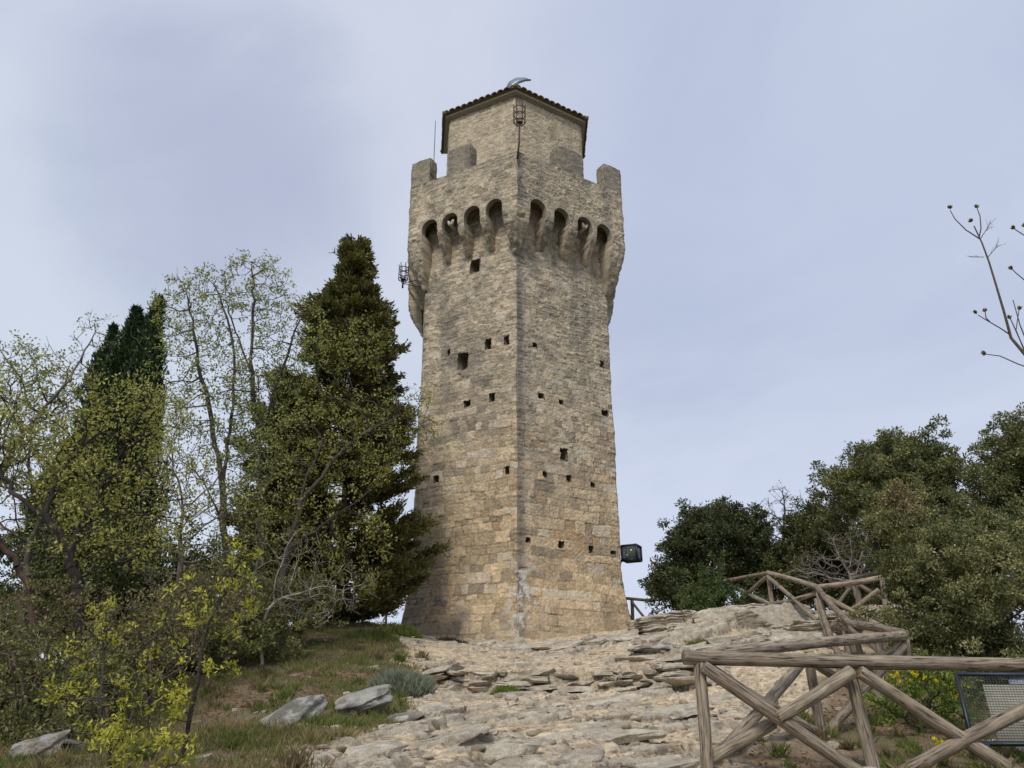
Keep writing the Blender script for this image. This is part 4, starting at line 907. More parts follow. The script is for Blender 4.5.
# ================================================================== foliage tools
def quads_leaf(c, d, L_, W_, rr, col, curl=.25):
    """diamond leaves at c pointing along d"""
    n = len(c); d = d/(np.linalg.norm(d, axis=1)[:, None]+1e-9); s = rr.normal(size=(n, 3)); s -= (s*d).sum(1)[:, None]*d; s /= np.linalg.norm(s, axis=1)[:, None]+1e-9; nn = np.cross(d, s)
    L_ = np.broadcast_to(L_, (n,))[:, None]; W_ = np.broadcast_to(W_, (n,))[:, None]
    V = np.stack([c, c+d*L_*.5+s*W_*.5+nn*L_*curl*.3, c+d*L_, c+d*L_*.5-s*W_*.5+nn*L_*curl*.3], 1).reshape(-1, 3)
    return V, np.arange(4*n).reshape(-1, 4), np.repeat(col, 4, axis=0)
def colonize(trunks, attr, seg, di, dk, iters, rr, maxn=6000, jitter=.15, up=.0):
    """space colonization: returns node positions and parents"""
    pos = []; par = []
    for tr, pi in trunks:
        last = pi
        for k, p in enumerate(tr):
            if k == 0 and pi is not None: continue
            pos.append(np.array(p, float)); par.append(-1 if last is None else last); last = len(pos)-1
    pos = list(pos); A = np.array(attr); near = np.full(len(A), -1); nd = np.full(len(A), 1e9)
    def upd(i0):
        nonlocal near, nd
        Pn = np.array(pos[i0:])
        for s_ in range(0, len(Pn), 400):
            d = np.linalg.norm(A[:, None]-Pn[None, s_:s_+400], axis=2); j = d.argmin(1); m = d[np.arange(len(A)), j]; u_ = m < nd; nd[u_] = m[u_]; near[u_] = j[u_]+i0+s_
    upd(0)
    for it in range(iters):
        if not len(A) or len(pos) > maxn: break
        act = nd < di
        if not act.any():
            act = nd <= nd.min()+seg   # reach for the closest ones
        ids = np.unique(near[act]); Parr = np.array(pos); i0 = len(pos)
        dirs = A[act]-Parr[near[act]]; dirs /= np.linalg.norm(dirs, axis=1)[:, None]+1e-9
        acc = np.zeros((len(Parr), 3)); np.add.at(acc, near[act], dirs)
        for i in ids:
            d = acc[i]; l = np.linalg.norm(d)
            if l < 1e-3: d = rr.normal(size=3); l = np.linalg.norm(d)
            d = d/l+rr.normal(size=3)*jitter+np.array([0, 0, up]); d /= np.linalg.norm(d); pos.append(Parr[i]+d*seg); par.append(int(i))
        upd(i0); k = nd > dk; A = A[k]; near = near[k]; nd = nd[k]
    return np.array(pos), np.array(par)
def radii(par, r0, ex, rmax, pos=None):
    n = len(par); acc = np.zeros(n); r = np.zeros(n)
    for i in range(n-1, -1, -1):
        r[i] = r0 if acc[i] == 0 else acc[i]**(1/ex)
        if par[i] >= 0: acc[par[i]] += r[i]**ex
    if rmax: 
        m = r.max(); 
        if m > rmax: r = r0+(r-r0)*(rmax-r0)/(m-r0)
    return r
def limbs(pos, par, r, col, rr, mb):
    """tapered tubes for all edges, by thickness group"""
    ch = np.nonzero(par >= 0)[0]; a = pos[par[ch]]; b = pos[ch]; ra = np.minimum(r[par[ch]], r[ch]*1.6+.002); rb = r[ch]
    for lo, hi, n in ((0, .012, 3), (.012, .04, 5), (.04, 9, 9)):
        m = (rb >= lo) & (rb < hi)
        if not m.any(): continue
        A_, B_, RA, RB = a[m], b[m]+(b[m]-a[m])*.06, ra[m], rb[m]; d = B_-A_; d /= np.linalg.norm(d, axis=1)[:, None]+1e-9
        t = np.where(np.abs(d[:, 2:3]) < .9, [[0, 0, 1.]], [[1., 0, 0]]); s = np.cross(d, t); s /= np.linalg.norm(s, axis=1)[:, None]; q = np.cross(d, s)
        an = np.arange(n)*2*PI/n; ring = np.cos(an)[None, :, None]*s[:, None]+np.sin(an)[None, :, None]*q[:, None]
        k = len(A_); V = np.concatenate([A_[:, None]+ring*RA[:, None, None], B_[:, None]+ring*RB[:, None, None]], 1).reshape(-1, 3)
        i = np.arange(k)[:, None, None]*2*n; j = np.arange(n)[None, :]; jn = (j+1) % n
        F_ = np.stack([i[:, :, 0]+j, i[:, :, 0]+jn, i[:, :, 0]+n+jn, i[:, :, 0]+n+j], -1).reshape(-1, 4)
        c_ = np.array(col)[None]*rr.uniform(.7, 1.3, (k, 1)); mb.add(V, F_); mb.C[-1] = np.repeat(c_, 2*n, 0)
def ell(px, py, rx, ry, Y, dy, n, rr, shell=.0):
    """points in an ellipsoid whose outline was measured in the photo"""
    c0 = P(px, py, Y); k = np.linalg.norm(P(px+1, py, Y)-c0); v = rr.normal(size=(n, 3)); v /= np.linalg.norm(v, axis=1)[:, None]; v *= (rr.random((n, 1))*(1-shell)+shell)**(1/3.)
    return c0+v*np.array([rx*k, dy, ry*k])
def wiggle(pts, rr, amp, sub=5):
    pts = np.array(pts); t = np.linspace(0, len(pts)-1, (len(pts)-1)*sub+1); q = np.stack([np.interp(t, range(len(pts)), pts[:, k]) for k in range(3)], 1)
    # smooth
    for _ in range(2): q[1:-1] = (q[:-2]+2*q[1:-1]+q[2:])/4
    sl_ = np.linalg.norm(np.diff(q, axis=0), axis=1).mean(); q[1:-1] += rr.normal(size=q[1:-1].shape)*min(amp, .11*sl_); return q
def decid(name, label, cat, trunk_px, ells, seed, leafcol, leafsize, seg=.22, di=1.3, dk=.32, rmax=.13, r0=.005, nleaf=5, barkcol=(.10, .085, .07), twig=.18, leafprob=.8, clump=.09, group=None, ground_fix=True, leafmat=None, ex=2.25, iters=90, spread_leaf=1., extra_trunks=(), up=.0, lw=.55):
    rr = np.random.default_rng(seed); tr = [P(*t) for t in trunk_px]
    if ground_fix: tr[0][2] = HF1(tr[0][0], tr[0][1])-.15
    main = wiggle(tr, rr, .025); trunks = [(main, None)]
    base_n = len(main)
    cnt = base_n
    for et in extra_trunks:
        pts = [P(*t) for t in et]; j = int(np.linalg.norm(main-pts[0], axis=1).argmin()); pts[0] = main[j]; wv = wiggle(pts, rr, .02); trunks.append((wv, j)); cnt += len(wv)-1
    att = np.concatenate([ell(*e_[:6], e_[6], rr) for e_ in ells])
    pos, par = colonize(trunks, att, seg, di, dk, iters, rr, up=up)
    r = radii(par, r0*1.25, ex*.93, rmax)
    root = empty(name, main[0]+[0, 0, .15], label, cat, group); loc = main[0]+[0, 0, .15]
    mb = MB(); limbs(pos, par, r, barkcol, rr, mb)
    # twigs
    haskid = np.zeros(len(pos), bool); haskid[par[par >= 0]] = True
    thin = np.nonzero((r < r0*2.6) & (np.arange(len(pos)) >= cnt))[0]
    k = np.repeat(thin, 2); d = pos[k]-pos[par[k]]; d /= np.linalg.norm(d, axis=1)[:, None]+1e-9; d = d+rr.normal(size=d.shape)*.75+[0, 0, .25]; d /= np.linalg.norm(d, axis=1)[:, None]
    tl = twig*rr.uniform(.4, 1.3, (len(k), 1)); ends = pos[k]+d*tl
    p2 = np.concatenate([pos[k], ends]); pr = np.concatenate([np.full(len(k), -1), np.arange(len(k))]); limbs(p2, pr, np.full(len(p2), r0*.7), barkcol, rr, mb)
    shift(mb, loc).build('trunk', M_BARK, root, smooth=False)
    tips = ends[rr.random(len(ends)) < leafprob]
    dd = d[:len(tips)]
    c_ = np.repeat(tips, nleaf, 0)+rr.normal(size=(len(tips)*nleaf, 3))*clump*.45; dr = rr.normal(size=c_.shape)+[0, 0, .35]
    tone = np.repeat(rr.uniform(.65, 1.3, (len(tips), 1)), nleaf, 0)*rr.uniform(.8, 1.2, (len(c_), 1)); t = np.repeat(rr.random((len(tips), 1)), nleaf, 0)
    lc = (np.array(leafcol[0])[None]*(1-t)+np.array(leafcol[1])[None]*t)*tone
    V, F_, C_ = quads_leaf(c_, dr, leafsize*rr.uniform(.6, 1.3, len(c_)), leafsize*lw, rr, lc)
    mesh_np('crown', V-loc, F_, leafmat or M_LEAF, root, C_)
    return root
def evergreen(name, label, cat, trunk_px, ells, seed, leafcol, leafsize, nclump, nleaf, cr=(.28, .6), rmax=.14, barkcol=(.085, .075, .065), accent=None, group=None):
    """dense broadleaf crown: leaf masses on branch ends with gaps between them"""
    rr = np.random.default_rng(seed); tr = [P(*t) for t in trunk_px]; tr[0][2] = HF1(tr[0][0], tr[0][1])-.15; main = wiggle(tr, rr, .03)
    tot = sum(e_[6] for e_ in ells); cl = np.concatenate([ell(*e_[:5], e_[5], max(2, int(nclump*e_[6]/tot)), rr, .25) for e_ in ells])
    att = np.concatenate([cl, cl+rr.normal(size=cl.shape)*.3])
    pos, par = colonize([(main, None)], att, .3, 1.8, .4, 60, rr); r = radii(par, .008, 2.3, rmax)
    loc = main[0]+[0, 0, .15]; root = empty(name, loc, label, cat, group); mb = MB(); limbs(pos, par, r, barkcol, rr, mb); shift(mb, loc).build('trunk', M_BARK, root)
    cc0 = cl.mean(0); out_ = cl-cc0; out_ /= np.linalg.norm(out_, axis=1)[:, None]+1e-9
    sub = np.concatenate([cl+out_*rr.uniform(.05, .3, (len(cl), 1))+rr.normal(size=cl.shape)*.25 for _ in range(3)]); ncl = len(cl); cl = np.concatenate([cl, sub])
    R0 = np.concatenate([rr.uniform(cr[0]*.9, cr[1]*.85, ncl), rr.uniform(cr[0]*.35, cr[0]*.75, len(sub))]); k = np.concatenate([np.repeat(np.arange(ncl), int(nleaf*.55)), np.repeat(np.arange(ncl, len(cl)), int(nleaf*.2))]); n = len(k)
    v = rr.normal(size=(n, 3)); v /= np.linalg.norm(v, axis=1)[:, None]
    # lumpy surface of each mass
    lump = 1+.6*vnoise(v[:, 0]*2.5+k*3.1, v[:, 1]*2.5, v[:, 2]*2.5, s=seed)
    rad = rr.random(n)**.45; c_ = cl[k]+v*(R0[k]*rad*lump)[:, None]*np.array([1, 1, .75])
    dr = v+rr.normal(size=v.shape)*.7+[0, 0, .25]
    t = rr.random((len(cl), 1))[k]; lc = (np.array(leafcol[0])[None]*(1-t)+np.array(leafcol[1])[None]*t)*rr.uniform(.6, 1.45, (n, 1))*1.35
    if accent is not None:
        for (apx, apy, aY, ar, ac) in accent:
            ca_ = P(apx, apy, aY); m = np.hypot(c_[:, 0]-ca_[0], c_[:, 2]-ca_[2]) < ar*rr.uniform(.5, 1.1, n); lc[m] = np.array(ac)*rr.uniform(.6, 1.3, (m.sum(), 1))
    V, F_, C_ = quads_leaf(c_, dr, leafsize*rr.uniform(.6, 1.3, n), leafsize*.5, rr, lc)
    mesh_np('crown', V-loc, F_, M_EVER, root, C_); return root
def conifer(name, label, axis_px, prof, seed, nb, col, up=.6, tuftlen=.16, Yd=19, dz=.8, barkcol=(.09, .06, .045), droop=.1, tw=.035, ntuft=9, per=9):
    """pointed evergreen of many upswept sprays. prof: list of (t, radius left, radius right)"""
    rr = np.random.default_rng(seed); a = P(*axis_px[0]); b = P(*axis_px[1]); zg = HF1(a[0], a[1]); loc = np.array([a[0], a[1], zg]); root = empty(name, loc, label, 'tree')
    b[1] = a[1]
    Hh = b[2]-a[2]; mb = MB(); n = 14; tt = np.linspace(0, 1, n); pts = [np.array([a[0], a[1], zg-.2])]+[a+(b-a)*t+np.append(rr.normal(size=2)*.02, 0) for t in tt[0:]]
    mb.tube(pts, np.linspace(.17, .015, len(pts)), 9, barkcol)
    pr = np.array(prof); cs, ds, cols_ = [], [], []
    for k in range(nb):
        t = rr.random()**1.0; az = rr.uniform(0, 2*PI); side = math.cos(az); RL, RR = np.interp(t, pr[:, 0], pr[:, 1]), np.interp(t, pr[:, 0], pr[:, 2]); R0 = (RR if side > 0 else RL)*abs(side)+.5*(RL+RR)*dz*(1-abs(side))
        R0 *= rr.choice([.55, .78, .98, 1.18], p=[.12, .25, .43, .20])*(1+rr.normal()*.05); R0 = max(R0, .08)
        o0 = a+(b-a)*t; dh = np.array([math.cos(az), math.sin(az), 0]); m = 7; q = np.linspace(0, 1, m)
        f_ = lambda q: o0+dh*(R0*q)+np.array([0, 0, (up*q*q-droop*q)*R0])
        mb.tube([f_(x_) for x_ in q], np.linspace(.026, .005, m), 4, barkcol, cap=False)
        tone_b = rr.random()
        # side sprays along the outer part of the bough, each a flat upswept plume
        ns = max(4, int(5+R0*7))
        for j in range(ns):
            q = 1-.72*(j/ns)**1.2; p0 = f_(q); sd = rr.choice([-1, 1]); ang = az+sd*rr.uniform(.15, .95)*(0 if j == 0 else 1); ln = (.30+.20*R0*.5)*(1.15-q*.55)*rr.uniform(.7, 1.3); dv = np.array([math.cos(ang), math.sin(ang), rr.uniform(.15, .75)]); dv /= np.linalg.norm(dv)
            mb.tube([p0, p0+dv*ln], [.008, .002], 3, barkcol, cap=False)
            for w_ in np.linspace(.15, 1, ntuft): cs.append(p0+dv*ln*w_+rr.normal(size=3)*.03); ds.append(dv+np.array([0, 0, .2])); cols_.append(np.clip(tone_b*.6+rr.random()*.4, 0, 1))
    cs = np.repeat(np.array(cs), per, 0); ds = np.repeat(np.array(ds), per, 0); tone = np.repeat(np.array(cols_)[:, None], per, 0); n = len(cs)
    cs = cs+rr.normal(size=cs.shape)*tuftlen*.30; ds = ds/np.linalg.norm(ds, axis=1)[:, None]+rr.normal(size=ds.shape)*.42
    lc = (np.array(col[0])[None]*(1-tone)+np.array(col[1])[None]*tone)*rr.uniform(.65, 1.35, (n, 1)); br = rr.random(n) < .10; lc[br] = np.array([.10, .065, .03])*rr.uniform(.7, 1.2, (br.sum(), 1))
    V, F_, C_ = quads_leaf(cs, ds, tuftlen*rr.uniform(.6, 1.2, n), tw, rr, lc)
    shift(mb, loc).build('trunk', M_BARK, root); mesh_np('crown', V-loc, F_, M_EVER, root, C_); return root

# ================================================================== trees, left
conifer('conifer', 'large dark pointed conifer standing just left of the tower', [(342, 624, 20), (355, 244, 20)],
        [(0, 2.3, 1.3), (.06, 2.6, 1.7), (.14, 2.6, 2.0), (.25, 2.5, 1.95), (.36, 2.1, 1.45), (.5, 1.75, 1.3), (.60, 1.45, 1.15), (.70, 1.2, .9), (.77, 1.1, .75), (.83, .5, .5), (.88, .22, .38), (.93, .3, .28), (.97, .14, .15), (1, .04, .04)],
        21, 400, ((.060, .064, .022), (.21, .195, .065)), up=.30, tuftlen=.15, tw=.05, ntuft=5, per=9)
# cypress with several spires: one tree, each spire a crown
def cypress():
    rr = np.random.default_rng(31); root = None; base_p = P(135, 640, 19)
    zg = HF1(base_p[0], base_p[1]); loc = np.array([base_p[0], base_p[1], zg]); root = empty('cypress', loc, 'dark green cypress with several pointed spires behind the budding trees on the left', 'tree')
    mb = MB()
    for (px, pt, w_) in ((114, 328, 9), (137, 310, 9), (141, 322, 11), (160, 300, 9), (157, 318, 10), (126, 345, 14), (151, 340, 12), (103, 372, 11), (120, 400, 14), (146, 395, 16), (56, 470, 13), (75, 440, 11)):
        a = P(px, 630, 19+rr.uniform(-.4, .4)); b = P(px, pt, a[1]); k = .031; a = a*.0+np.array([loc[0]+(a[0]-loc[0])*.5, a[1], zg]); Hh = b[2]-a[2]
        mb.tube([a, (a+b)/2+[(b[0]-a[0])*.4, 0, 0], b-[0, 0, .2]], [.10, .05, .01], 6, (.10, .07, .05))
        n = 9000; t = rr.random(n)**.8; cx_ = a[0]+(b[0]-a[0])*np.minimum(1, t*1.8); R = w_*k*np.interp(t, [0, .1, .5, .72, .88, 1], [.9, 1.3, 1.4, 1.3, .9, .12]); az = rr.uniform(0, 2*PI, n); R = R*(1+.8*vnoise(az*1.5, t*17, s=px))*rr.random(n)**.35
        c_ = np.stack([cx_+np.cos(az)*R, a[1]+np.sin(az)*R, a[2]+t*Hh], 1); d = np.stack([np.cos(az)*.35, np.sin(az)*.35, np.ones(n)], 1)+rr.normal(size=(n, 3))*.45
        lc = np.array([.030, .052, .020])*rr.uniform(.5, 1.9, (n, 1)); V, F_, C_ = quads_leaf(c_, d, .17*rr.uniform(.6, 1.3, n), .05, rr, lc); mesh_np('crown', V-loc, F_, M_EVER, root, C_)
    shift(mb, loc).build('trunk', M_BARK, root)
cypress()
YG = ((.24, .26, .09), (.37, .38, .16))
decid('budding_oak', 'slender budding tree with open forked branches left of the conifer, the leftmost of the two', 'tree', [(226, 650, 16), (224, 560, 16), (222, 480, 16), (212, 420, 16), (196, 350, 16), (188, 300, 16)],
      [(190, 320, 36, 56, 16, 1.1, 420), (215, 400, 42, 50, 16, 1.2, 260), (205, 290, 26, 26, 16, .8, 130), (170, 400, 28, 50, 16, 1, 150), (230, 460, 40, 50, 16, 1, 200)], 41, YG, .07, nleaf=9, clump=.11, rmax=.12, di=1.0, dk=.26, seg=.2,
      extra_trunks=[[(222, 480, 16), (232, 420, 16), (236, 340, 16.2), (214, 285, 16.2)], [(222, 520, 16), (205, 480, 15.8), (180, 460, 15.6)]], barkcol=(.085, .075, .065))
decid('budding_oak', 'tall budding tree with upright stem touching the left side of the conifer', 'tree', [(262, 650, 16.8), (262, 540, 16.8), (258, 440, 16.8), (250, 360, 16.8), (254, 300, 16.8), (252, 262, 16.8)],
      [(256, 290, 36, 42, 16.8, .9, 380), (262, 370, 42, 55, 16.8, 1.1, 300), (300, 350, 28, 60, 16.6, .9, 190), (270, 450, 40, 50, 16.6, 1.1, 200)], 42, YG, .07, nleaf=9, clump=.11, rmax=.12, di=1.0, dk=.26, seg=.2,
      extra_trunks=[[(258, 440, 16.8), (278, 380, 16.6), (300, 320, 16.5)], [(252, 380, 16.8), (235, 330, 16.8), (225, 300, 16.8)]], barkcol=(.085, .075, .065))
decid('budding_oak', 'rounded budding tree at the left edge of the picture', 'tree', [(-30, 660, 14.5), (-25, 560, 14.5), (-5, 480, 14.5), (25, 430, 14.5)],
      [(10, 400, 50, 60, 14.5, 1.6, 420), (62, 420, 38, 60, 14.5, 1.3, 320), (30, 370, 50, 32, 14.5, 1.1, 200), (-20, 440, 60, 70, 14.5, 1.5, 160), (60, 480, 50, 40, 14.5, 1.2, 160)], 43, ((.24, .245, .075), (.34, .33, .12)), .07, nleaf=11, clump=.14, rmax=.13, di=1.0, dk=.27)
decid('crooked_oak', 'crooked oak with thick dark leaning trunk and yellow green leaves over the cypress', 'tree', [(86, 655, 11.5), (80, 600, 11.5), (70, 550, 11.5), (44, 516, 11.5), (12, 492, 11.6), (-8, 455, 11.7)],
      [(135, 425, 50, 40, 12, 1.2, 330), (100, 480, 70, 44, 12, 1.2, 280), (165, 490, 40, 50, 12, .9, 160), (40, 450, 60, 40, 12, 1, 180), (-10, 420, 40, 50, 12, .8, 100), (120, 540, 70, 35, 11.6, .9, 150)], 44, ((.30, .295, .075), (.42, .39, .13)), .06, nleaf=10, clump=.13, rmax=.15, di=.9, dk=.22, seg=.17, leafprob=.7,
      extra_trunks=[[(70, 550, 11.5), (95, 500, 11.7), (125, 450, 12)], [(44, 516, 11.5), (60, 470, 11.8), (90, 440, 12)]], barkcol=(.055, .045, .038))
decid('spreading_oak', 'budding oak with long low boughs in front of the conifer, reaching the tower', 'tree', [(278, 650, 15), (282, 580, 15), (300, 500, 15.2), (322, 440, 15.6)],
      [(340, 440, 70, 60, 16.5, 1.2, 420), (350, 350, 40, 40, 16.8, .8, 120), (400, 420, 38, 38, 17.2, .7, 170), (320, 540, 80, 50, 16, 1.1, 300), (425, 415, 14, 28, 17.6, .5, 70), (260, 520, 50, 50, 15.2, 1, 180)], 45, ((.22, .225, .06), (.34, .33, .11)), .07, nleaf=9, clump=.13, rmax=.055, di=1.0, dk=.27,
      extra_trunks=[[(290, 540, 15.1), (330, 520, 15.4), (370, 490, 15.8)], [(300, 500, 15.2), (350, 440, 16), (400, 415, 16.8)]], barkcol=(.075, .06, .05))
decid('leaning_oak', 'thick brown leaning trunk at the left edge above the brush', 'tree', [(48, 640, 10), (34, 596, 10), (14, 560, 10), (-20, 515, 10), (-60, 470, 10)],
      [(-70, 450, 50, 60, 10, 1, 160), (0, 540, 30, 25, 10, .5, 60)], 46, YG, .05, nleaf=5, rmax=.15, ex=2.0, barkcol=(.10, .065, .05))
decid('tangled_tree', 'thin twiggy tree with sparse pale leaves filling the gap between cypress and budding trees', 'tree', [(175, 665, 14.5), (178, 600, 14.5), (180, 540, 14.5)],
      [(180, 470, 36, 80, 14.6, 1, 300), (215, 540, 50, 50, 14.8, 1, 240), (150, 540, 40, 50, 14.4, .8, 160), (250, 500, 30, 70, 15, .8, 160)], 47, YG, .06, nleaf=5, clump=.10, rmax=.05, di=.9, dk=.24, seg=.17, leafprob=.5, barkcol=(.17, .145, .12))
decid('tangled_tree', 'thin twiggy tree behind the crooked trunks at the left edge', 'tree', [(20, 690, 13), (22, 600, 13), (30, 540, 13)],
      [(30, 520, 60, 50, 13, 1, 260), (10, 450, 50, 50, 13, 1, 200), (75, 560, 40, 40, 13, .8, 140), (90, 350, 22, 36, 14, .6, 60)], 48, YG, .055, nleaf=6, clump=.10, rmax=.05, di=.9, dk=.24, seg=.17, leafprob=.55, barkcol=(.15, .125, .10))
decid('dead_branch_tree', 'grey bare twigs hanging over the grassy bank below the conifer', 'tree', [(262, 652, 13.5), (268, 610, 13.5)],
      [(310, 600, 50, 26, 13.6, .6, 160), (350, 585, 30, 22, 13.8, .5, 60), (290, 560, 40, 40, 13.6, .6, 110), (240, 600, 40, 30, 13.5, .6, 90)], 49, YG, .05, nleaf=4, clump=.06, rmax=.03, r0=.004, di=.9, dk=.2, seg=.15, leafprob=.12, barkcol=(.30, .27, .23))
# brush on the left slope
def shrub(label, ells, seed, leafcol, ls, base, nleaf=8, bark=(.13, .10, .075), name='shrub', prob=.9, cat='bush', clump=.08, r0=.004, dk=.2, matl=None, group=None, twig=.14, seg=.15):
    return decid(name, label, cat, [base, (base[0], base[1]-14, base[2])], ells, seed, leafcol, ls, seg=seg, di=.9, dk=dk, rmax=.03, r0=r0, nleaf=nleaf, barkcol=bark, twig=twig, leafprob=prob, clump=clump, leafmat=matl, group=group)
OL = ((.10, .12, .04), (.20, .20, .075)); OB = ((.17, .145, .07), (.26, .21, .11))
shrub('tangled olive brush filling the bottom left corner', [(30, 690, 60, 60, 8.6, .8, 600), (-20, 650, 40, 60, 8.6, .6, 200)], 51, OL, .042, (30, 755, 8.6))
shrub('dull green brush under the crooked oak trunk', [(50, 620, 70, 36, 11, 1, 500), (10, 640, 50, 40, 11, .7, 200)], 52, OB, .05, (50, 690, 11))
shrub('twiggy brown brush between the yellow saplings and the budding trees', [(150, 640, 60, 50, 10.5, .9, 560), (200, 600, 50, 40, 11.5, .8, 220)], 53, OB, .05, (150, 700, 10.5))
shrub('dark leafy brush under the conifer beside the grassy bank', [(240, 610, 55, 42, 14, 1, 480), (290, 600, 60, 28, 15.5, .9, 300)], 54, OL, .06, (245, 655, 14))
shrub('low leafy brush behind the yellow saplings', [(110, 710, 55, 30, 8.2, .6, 300), (70, 735, 40, 20, 7.6, .4, 140)], 55, OL, .04, (110, 740, 8.2))
shrub('dark undergrowth behind the leaning trunks', [(90, 560, 70, 60, 16, 1.5, 500), (170, 570, 60, 50, 17, 1.2, 360), (10, 600, 60, 40, 16, 1, 200)], 56, ((.045, .07, .022), (.09, .11, .035)), .08, (100, 670, 16), nleaf=9, clump=.14, dk=.27)
evergreen('undergrowth_bush', 'dense dark bush filling the gap under the cypress behind the trunks', 'bush', [(110, 690, 17), (110, 640, 17)],
          [(100, 610, 60, 40, 17, 1, 40), (160, 600, 50, 46, 17.5, 1, 40), (40, 620, 60, 26, 16, .8, 30), (215, 600, 40, 36, 17, .8, 26), (95, 560, 40, 40, 17.5, .8, 20)], 91, ((.055, .075, .024), (.13, .14, .045)), .09, 150, 260, (.2, .42), rmax=.05)
evergreen('undergrowth_bush', 'dense olive bush on the bank under the slender budding trees', 'bush', [(200, 690, 13), (200, 650, 13)],
          [(190, 640, 50, 30, 13, .7, 40), (240, 630, 40, 26, 13.8, .7, 26), (140, 655, 40, 26, 12.5, .7, 26), (290, 606, 40, 22, 16, .7, 26)], 92, ((.08, .09, .03), (.18, .17, .065)), .065, 130, 240, (.14, .32), rmax=.04)
evergreen('undergrowth_bush', 'low dark green brush at the left edge behind the corner rock', 'bush', [(20, 745, 9.5), (20, 720, 9.5)],
          [(10, 690, 50, 34, 9.5, .5, 40), (60, 690, 40, 34, 9.8, .5, 36), (100, 680, 30, 34, 9.6, .5, 26), (-20, 650, 40, 30, 9.8, .5, 20), (35, 730, 50, 18, 8.6, .4, 22)], 93, ((.08, .085, .03), (.18, .165, .07)), .045, 170, 240, (.10, .24), rmax=.03)
YL = ((.32, .33, .045), (.52, .48, .085))
decid('yellow_sapling', 'bright yellow green sapling with dark stem right of its twin on the lower left bank', 'sapling', [(178, 775, 6.6), (186, 730, 6.6), (197, 690, 6.6), (200, 660, 6.6)],
      [(215, 665, 34, 14, 6.6, .25, 60), (232, 600, 30, 50, 6.7, .35, 90), (190, 610, 30, 40, 6.6, .35, 60), (240, 556, 26, 24, 6.8, .25, 40), (178, 700, 16, 30, 6.5, .25, 30), (160, 640, 20, 30, 6.6, .3, 20)], 61, YL, .045, seg=.07, di=.6, dk=.12, rmax=.018, r0=.0025, nleaf=15, clump=.05, twig=.06, leafprob=.30, lw=.38, barkcol=(.07, .06, .05))
decid('yellow_sapling', 'bright yellow green sapling nearest the lower left, its leaves spreading to the frame bottom', 'sapling', [(118, 785, 6.0), (108, 740, 6.0), (100, 710, 6.0), (104, 650, 6.1)],
      [(110, 620, 34, 30, 6.1, .3, 60), (76, 660, 30, 30, 6.1, .3, 50), (60, 702, 14, 12, 6, .2, 14), (132, 700, 40, 28, 5.9, .3, 80), (120, 740, 55, 26, 5.8, .35, 110), (175, 745, 30, 22, 5.8, .25, 40)], 62, YL, .042, seg=.07, di=.6, dk=.115, rmax=.016, r0=.0025, nleaf=15, clump=.05, twig=.06, leafprob=.30, lw=.38, barkcol=(.08, .07, .06))
# silvery bush and tufts near the tower foot
def tuft(name, label, px, py, Y, r, h, n, ca, cb, seed, wd=.008, cat='plant', group=None):
    p = P(px, py, Y); rr = np.random.default_rng(seed); z0 = HF1(p[0], p[1]); a = rr.uniform(0, 2*PI, n); q = r*rr.random(n)**.6; x = p[0]+np.cos(a)*q; y = p[1]+np.sin(a)*q*.7; z = HF(x, y)-.02
    ln = h*(1-.5*(q/r)**2)*rr.uniform(.6, 1.15, n); t = rr.random((n, 1)); c_ = (np.array(ca)*(1-t)+np.array(cb)*t)*rr.uniform(.75, 1.2, (n, 1)); V, F_, C_ = blades(x, y, z, ln, wd, c_, rr, .7)
    o = mesh_np(name, V-[p[0], p[1], z0], F_, M_BLADE, cols=C_); o.location = (p[0], p[1], z0); return tag(o, label, cat, group)
tuft('silver_bush', 'rounded silvery grey green bush on the bank below the left foot of the tower', 402, 694, 11.5, .42, .33, 5000, (.20, .215, .165), (.30, .31, .25), 81, .011, 'bush')
tuft('grass_clump', 'lush green grass clump at the left foot of the tower', 400, 648, 19, .5, .30, 1500, (.13, .17, .04), (.20, .22, .07), 82, .016, 'grass clump')
tuft('grass_clump', 'green grass clump on the crest under the conifer', 372, 650, 17.5, .6, .26, 1300, (.10, .14, .035), (.18, .19, .06), 83, .015, 'grass clump')
tuft('grass_clump', 'bright green tuft growing from the rock ledge below the tower', 505, 690, 12.6, .22, .13, 700, (.12, .17, .03), (.18, .22, .06), 84, .010, 'grass clump')
tuft('grass_clump', 'green tuft at the left end of the rock ledge', 455, 688, 12.8, .2, .12, 400, (.13, .16, .04), (.2, .2, .07), 85, .010, 'grass clump')
tuft('grass_clump', 'short grass tuft in front of the larger lichened rock', 345, 722, 8.7, .26, .14, 900, (.15, .19, .05), (.24, .24, .09), 86, .006, 'grass clump')
tuft('grass_clump', 'small green tuft alone on the bare slab right of the path middle', 648, 734, 8.1, .07, .06, 200, (.11, .17, .03), (.17, .22, .05), 87, .006, 'grass clump')
tuft('grass_clump', 'pale dry grass tuft right of the grey leaning slab', 325, 755, 7.2, .24, .16, 700, (.30, .25, .13), (.22, .2, .09), 88, .006, 'grass clump')
tuft('grass_clump', 'grass tuft in the hollow of the pale outcrop right of the tower', 705, 652, 16.4, .4, .16, 700, (.12, .15, .04), (.2, .19, .08), 89, .014, 'grass clump')
tuft('grass_clump', 'dark dried plant against the lower left wall of the tower', 452, 648, 20.6, .4, .16, 500, (.06, .05, .04), (.10, .08, .05), 90, .016, 'plant')
